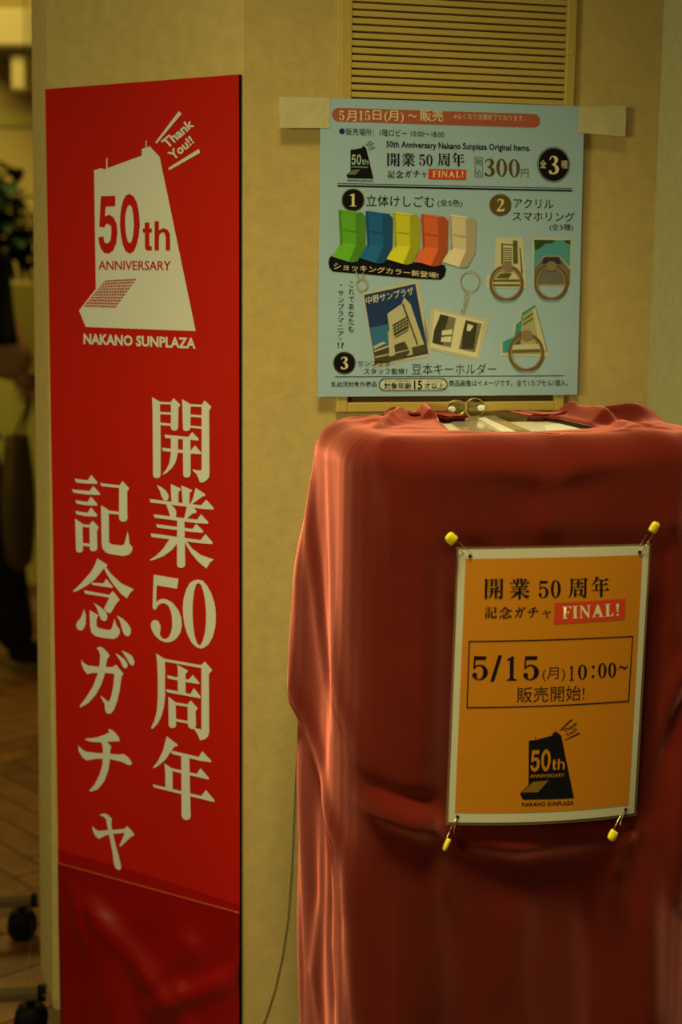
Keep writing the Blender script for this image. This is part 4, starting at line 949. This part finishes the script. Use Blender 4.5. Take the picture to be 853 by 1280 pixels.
pin((571.5, 1020.5), (556.5, 1053.5), .5, 'narrow yellow headed safety pin below the lower left notice corner', short=1.15)
pin((780.5, 1010.5), (759.5, 1038.5), .9, 'yellow headed safety pin below the lower right notice corner')

# ------------------------------------------------------------------ thin wires
bm = bmesh.new()
wp = [(373, 905), (368.5, 1000), (364.5, 1090), (360, 1150), (353, 1196), (344, 1236), (334, 1268), (325, 1290), (300, 1330)]
tube(bm, [on_plane(x, y, KB + N2 * .002, N2) for x, y in wp], .0006, 6)
tag(obj('thin_wire', bm, M['wire_grey'], None, True), 'thin grey wire curving down the pillar between banner and red cloth', 'wire')

# ------------------------------------------------------------------ rolling rack feet, bottom left
def rack_foot(px0, py0, px1, py1, zc, cpx, lab):
    a = on_z(px0, py0, zc); b = on_z(px1, py1, zc); dr = (b - a).normalized(); a2 = b - dr * 0.75
    e = thing('rack_foot', (b.x, b.y, 0), lab, 'rack foot', 'rolling rack feet on casters')
    side = Vector((-dr.y, dr.x, 0))
    rr = .0125
    bm = bmesh.new(); tube(bm, [a2, b - dr * .012], rr, 18); obj('tube', bm, M['chrome'], e, True)
    bm = bmesh.new(); tube(bm, [b - dr * .012, b], rr * 1.1, 18); obj('end_cap', bm, M['rubber'], e, True)
    c = on_z(cpx, py1, zc)
    # twin-wheel caster
    wr = (zc - rr - .008) / 2; wz = wr
    bm = bmesh.new(); box(bm, Vector((c.x, c.y, wz + wr * .55)), (wr * 1.6, .030, wr * .8), (dr, side, Vector((0, 0, 1))), .006); cas = obj('caster', bm, M['rubber'], e)
    bm = bmesh.new(); tube(bm, [Vector((c.x, c.y, zc - rr)), Vector((c.x, c.y, zc - rr - .014))], .007, 10); obj('caster_stem', bm, M['rubber'], cas, True)
    for s in (-1, 1):
        bm = bmesh.new(); o = Vector((c.x, c.y, wz)) + side * (.004 * s)
        lathe(bm, o, side * s, [(0, wr * .9), (.002, wr), (.012, wr), (.017, wr * .8), (.019, wr * .4)], 26); obj('wheel', bm, M['rubber'], cas, True)
rack_foot(0, 1128, 47, 1125, .075, 27, 'brushed metal rack foot with black caster, nearer the far wall')
rack_foot(0, 1244, 57, 1241, .075, 38, 'brushed metal rack foot with black caster touching the pillar base')
bm = bmesh.new()
lp = [on_z(41, 1148, .07), on_z(38, 1180, .02), on_z(34, 1220, .004), on_z(42, 1236, .05), on_z(52, 1243, .07)]
lp += [on_plane(x, y, KA + N1 * .006, N1) for x, y in ((66, 1249), (73, 1254), (74.5, 1260), (70, 1263), (66.5, 1257), (69, 1250))]
tube(bm, lp, .0005, 6)
tag(obj('nylon_line', bm, M['wire'], None, True), 'clear nylon line looping from the rack foot to the pillar corner', 'line')

# ------------------------------------------------------------------ far left background
# fixtures high on the far wall
def far_box(name, px0, py0, px1, py1, Y, dep, m, lab, cat):
    a = at_depth(px0, py0, Y); b = at_depth(px1, py1, Y); e = thing(name, ((a.x + b.x) / 2, Y + dep / 2, b.z), lab, cat)
    bm = bmesh.new(); box(bm, ((a.x + b.x) / 2, Y + dep / 2, (a.z + b.z) / 2), (abs(b.x - a.x), dep, abs(a.z - b.z)), None, .008); obj('housing', bm, m, e)
    bm = bmesh.new(); box(bm, ((a.x + b.x) / 2, Y + dep / 2, b.z - .004), (abs(b.x - a.x) * .97, dep * .96, .008)); obj('bottom_edge', bm, flat('fixture_edge', (.16, .11, .03)), e)
    return e
far_box('wall_housing', -60, 9, 41, 57, 5.75, .39, M['fixture'], 'wide cream box mounted high on the far wall', 'wall box')
far_box('wall_duct', 13, 60, 32, 112, 5.80, .34, M['fixture'], 'narrow cream box hanging under the wide wall box', 'wall box')
bm = bmesh.new(); tube(bm, [at_depth(31.5, -60, 5.70), at_depth(31.5, 60, 5.70), at_depth(32, 108, 5.70)], .003, 6); tag(obj('hanging_cord', bm, M['dark'], None, True), 'dark thin cord hanging down in front of the wall boxes', 'cord')
bm = bmesh.new(); a = at_depth(-100, 150, YB - .005); box(bm, (-1.0, YB - .006, a.z), (3.0, .012, .04)); struct('trim_1', bm, M['counter_pale'], 'slim picture rail on the far wall')
# planter counter with bushy plant
c0 = at_depth(10, 352, 5.3); c1 = at_depth(60, 352, 5.3)
cnt = thing('planter_cabinet', (c0.x + .2, 5.5, 0), 'olive box planter with pale lower panel by the far wall', 'planter')
bm = bmesh.new(); zc_ = c0.z; zsp = at_depth(20, 470, 5.3).z
box(bm, (c0.x + .30, 5.5, (zc_ + zsp) / 2), (.60, .40, zc_ - zsp), None, .008); obj('planter_box', bm, M['counter'], cnt)
bm = bmesh.new(); box(bm, (c0.x + .22, 5.52, (zsp) / 2 + .05), (.62, .34, zsp - .1), None, .006); obj('front_panel', bm, M['counter_pale'], cnt)
bm = bmesh.new(); box(bm, (c0.x + .28, 5.52, .05), (.56, .3, .10)); obj('plinth', bm, M['baseb'], cnt)
plant = thing('bushy_plant', (c0.x + .05, 5.5, zc_), 'dark green leafy plant growing from the olive planter', 'plant')
def leaf(base_, dr, L, w, droop):
    side = dr.cross(Vector((0, 0, 1)))
    if side.length < .05: side = Vector((1, 0, 0))
    side.normalize(); bm = bmesh.new(); A = []; Bv = []
    for i in range(6):
        t = i / 5; c = base_ + dr * (L * t) - Vector((0, 0, droop * L * t * t)); ww = w * math.sin(math.pi * min(.98, .08 + t * .9)) ** .8
        A.append(bm.verts.new(c + side * ww + Vector((0, 0, ww * .3)))); Bv.append(bm.verts.new(c - side * ww + Vector((0, 0, ww * .3))))
    Cv = [bm.verts.new(base_ + dr * (L * i / 5) - Vector((0, 0, droop * L * (i / 5) ** 2))) for i in range(6)]
    for i in range(5):
        bm.faces.new((A[i], A[i + 1], Cv[i + 1], Cv[i])); bm.faces.new((Cv[i], Cv[i + 1], Bv[i + 1], Bv[i]))
    return bm
zt_ = at_depth(10, 205, 5.5).z
sx = c0.x - .02
bm = bmesh.new()
for k in range(5):
    tube(bm, [Vector((sx + .03 * k, 5.5, zc_ + .004)), Vector((sx + .02 * k - .03, 5.48 + .02 * k, (zc_ + zt_) / 2)), Vector((sx - .12 + .05 * k, 5.46 + .03 * k, zt_ - .05 * k))], [.010, .007, .003], 6)
obj('stem', bm, flat('stem_brown', (.06, .04, .01)), plant, True)
for k in range(190):
    t = random.random(); zz = zc_ + .07 + (zt_ - zc_ - .07) * t
    mx = sx + (.10 - .06 * t) * random.random() + (-.22) * random.random()
    b_ = Vector((mx, 5.5 + random.uniform(-.12, .12), zz)); a = random.uniform(0, 2 * math.pi)
    obj('leaf', leaf(b_, Vector((math.cos(a) * .8, math.sin(a) * .8, random.uniform(-.1, .7))).normalized(), random.uniform(.08, .13), random.uniform(.024, .040), random.uniform(.2, .9)), M['leaf'], plant, True)

# walking person, mostly beyond the left edge of the frame
YP = on_z(28, 834, 0).y
def pp_(px, py, dy=0): return at_depth(px, py, YP + dy)
def skin_body(name, nodes, edges, m, parent, root=0, lv=2):
    me = bpy.data.meshes.new(name); me.from_pydata([n[0] for n in nodes], edges, [])
    o = bpy.data.objects.new(name, me); C.objects.link(o)
    sk = o.modifiers.new('skin', 'SKIN'); sk.use_smooth_shade = True
    for i, n in enumerate(nodes):
        v = me.skin_vertices[0].data[i]; r = n[1]; v.radius = r if isinstance(r, tuple) else (r, r); v.use_root = (i == root)
    sb = o.modifiers.new('sub', 'SUBSURF'); sb.levels = lv; sb.render_levels = lv
    bpy.context.view_layer.update()
    m2 = bpy.data.meshes.new_from_object(o.evaluated_get(bpy.context.evaluated_depsgraph_get()))
    bpy.data.objects.remove(o); m2.name = name; m2.materials.clear()
    return link_mesh(name, m2, m, parent, True)
foot = on_z(30, 832, .0)
per = thing('person', (foot.x - .25, YP, 0), 'person in black clothes and beige sleeves walking past at the left edge, carrying a bag', 'person')
hip = pp_(-62, 500); hx = hip.x
kneeF = pp_(-6, 655); ankF = pp_(24, 800); hand = pp_(33, 484, -.05); elb = pp_(-12, 405, -.03); sh = pp_(-42, 262, -.02)
head = pp_(-62, 205); neck = pp_(-62, 248); chest = pp_(-64, 320); waist = pp_(-62, 420)
# body: one continuous skin surface
nb = [(hip, (.13, .11)), (waist, (.12, .10)), (chest, (.15, .11)), (neck, .055), (head, (.085, .10)), (head + Vector((0, 0, .09)), (.07, .08)),
      (hip + Vector((.03, -.02, -.12)), .088), (kneeF, .062), (ankF, .030), (ankF + Vector((.05, -.015, -.045)), .018),
      (hip + Vector((-.04, .06, -.12)), .088), (hip + Vector((-.16, .08, -.42)), .06), (hip + Vector((-.36, .08, -.74)), .03), (hip + Vector((-.33, .07, -.79)), .02),
      (sh, .058), (elb, .042), (hand - (hand - elb) * .12, .028), (hand, .030), (chest + Vector((-.12, .14, .10)), .055), (chest + Vector((-.18, .20, -.16)), .042), (chest + Vector((-.14, .16, -.38)), .028)]
eb = [(0, 1), (1, 2), (2, 3), (3, 4), (4, 5), (0, 6), (6, 7), (7, 8), (8, 9), (0, 10), (10, 11), (11, 12), (12, 13), (2, 14), (14, 15), (15, 16), (16, 17), (2, 18), (18, 19), (19, 20)]
body = skin_body('body', nb, eb, M['skin'], per)
# fingers curled round the bag handle
for k in range(5):
    o_ = Vector((.0, -.02 + .012 * k, -.006 * abs(k - 2))); b_ = hand + (Vector((.012, 0, -.012)) if k else Vector((-.01, -.02, 0))) + o_
    L = (.035, .042, .046, .043, .034)[k] if k else .03
    skin_body('finger', [(b_, .009), (b_ + Vector((L * .6, 0, -L * .5)), .008), (b_ + Vector((L * .35, 0, -L * 1.2)), .007)], [(0, 1), (1, 2)], M['skin'], per, lv=1)
skin_body('sleeve', [(sh.lerp(elb, .35), .070), (elb, .078), (elb.lerp(hand, .5), .080), (elb.lerp(hand, .86), .060)], [(0, 1), (1, 2), (2, 3)], M['sleeve'], per)
skin_body('black_top', [(hip + Vector((0, 0, .02)), (.155, .13)), (waist, (.145, .12)), (chest, (.175, .13)), (chest + Vector((0, 0, .13)), (.12, .09)), (sh, .078), (sh.lerp(elb, .45), .075)], [(0, 1), (1, 2), (2, 3), (2, 4), (4, 5)], M['cloth_black'], per)
# open cardigan panel swinging forward over the arm
bm = bmesh.new(); g = []
for j in range(9):
    t = j / 8; L = pp_(-30, 285 + 150 * t, -.12); Rr = pp_(8 + 17 * t, 318 + 112 * t, -.12); row = []
    for i in range(6):
        s = i / 5; row.append(bm.verts.new(L.lerp(Rr, s) + Vector((0, -.02 * math.sin(s * 5 + t * 3), 0))))
    g.append(row)
for j in range(8):
    for i in range(5): bm.faces.new((g[j][i], g[j][i + 1], g[j + 1][i + 1], g[j + 1][i]))
o = obj('cardigan_front', bm, M['cloth_black'], per, True); so = o.modifiers.new('t', 'SOLIDIFY'); so.thickness = .012
skin_body('trousers', [(hip + Vector((0, 0, .05)), (.145, .125)), (hip + Vector((.03, -.02, -.12)), .105), (kneeF, .078), (ankF + Vector((-.002, 0, -.045)), .064),
      (hip + Vector((-.04, .06, -.12)), .105), (hip + Vector((-.16, .08, -.42)), .075), (hip + Vector((-.36, .08, -.76)), .056)], [(0, 1), (1, 2), (2, 3), (0, 4), (4, 5), (5, 6)], M['cloth_black'], per)
for (ak, dr, zg) in ((ankF, Vector((1, -.25, 0)), 0), (hip + Vector((-.36, .08, -.74)), Vector((1, -.2, -.4)), .0)):
    b_ = Vector((ak.x, ak.y, max(ak.z - .035, .045)))
    skin_body('shoe', [(b_ + Vector((-.035, .01, 0)), .040), (b_ + dr * .05 + Vector((0, 0, -.002)), .042), (b_ + dr * .115 + Vector((0, 0, -.010)), (.036, .028))], [(0, 1), (1, 2)], M['cloth_black'], per)
skin_body('hair', [(head + Vector((-.03, .01, .05)), (.10, .115)), (head + Vector((-.05, .02, -.04)), (.085, .10)), (head + Vector((-.07, .02, -.13)), (.06, .08))], [(0, 1), (1, 2)], M['cloth_black'], per)
# bag hanging from the hand
bt_ = pp_(24, 545, -.05); bb = pp_(25, 716, -.05)
bag = thing('shopping_bag', bb, 'olive brown soft bag hanging from the walking person\'s hand', 'bag')
bm = bmesh.new(); prof = []
for j in range(13):
    t = j / 12; z = bb.z + (bt_.z - bb.z) * t
    w = (.030 + .016 * math.sin(math.pi * t)) if t > .08 else .030 * (t / .08) ** .5 + .004
    prof.append((t, z, w))
rings = []
for t, z, w in prof:
    rings.append([bm.verts.new((bb.x + math.cos(2 * math.pi * k / 24) * w * 1.1, bb.y + math.sin(2 * math.pi * k / 24) * w * 2.2 * (1 + .05 * math.sin(5 * k)), z)) for k in range(24)])
for i in range(len(rings) - 1):
    for k in range(24): bm.faces.new((rings[i][k], rings[i][(k + 1) % 24], rings[i + 1][(k + 1) % 24], rings[i + 1][k]))
bm.faces.new(rings[0][::-1]); bm.faces.new(rings[-1]); obj('bag_body', bm, M['bag'], bag, True)
for s in (-1, 1):
    bm = bmesh.new(); tube(bm, [Vector((bb.x, bb.y + s * .07, bt_.z - .01)), Vector((hand.x, hand.y + s * .03, (bt_.z + hand.z) / 2)), hand + Vector((.01, 0, -.03))], .005, 6); obj('handle', bm, M['bag'], bag, True)
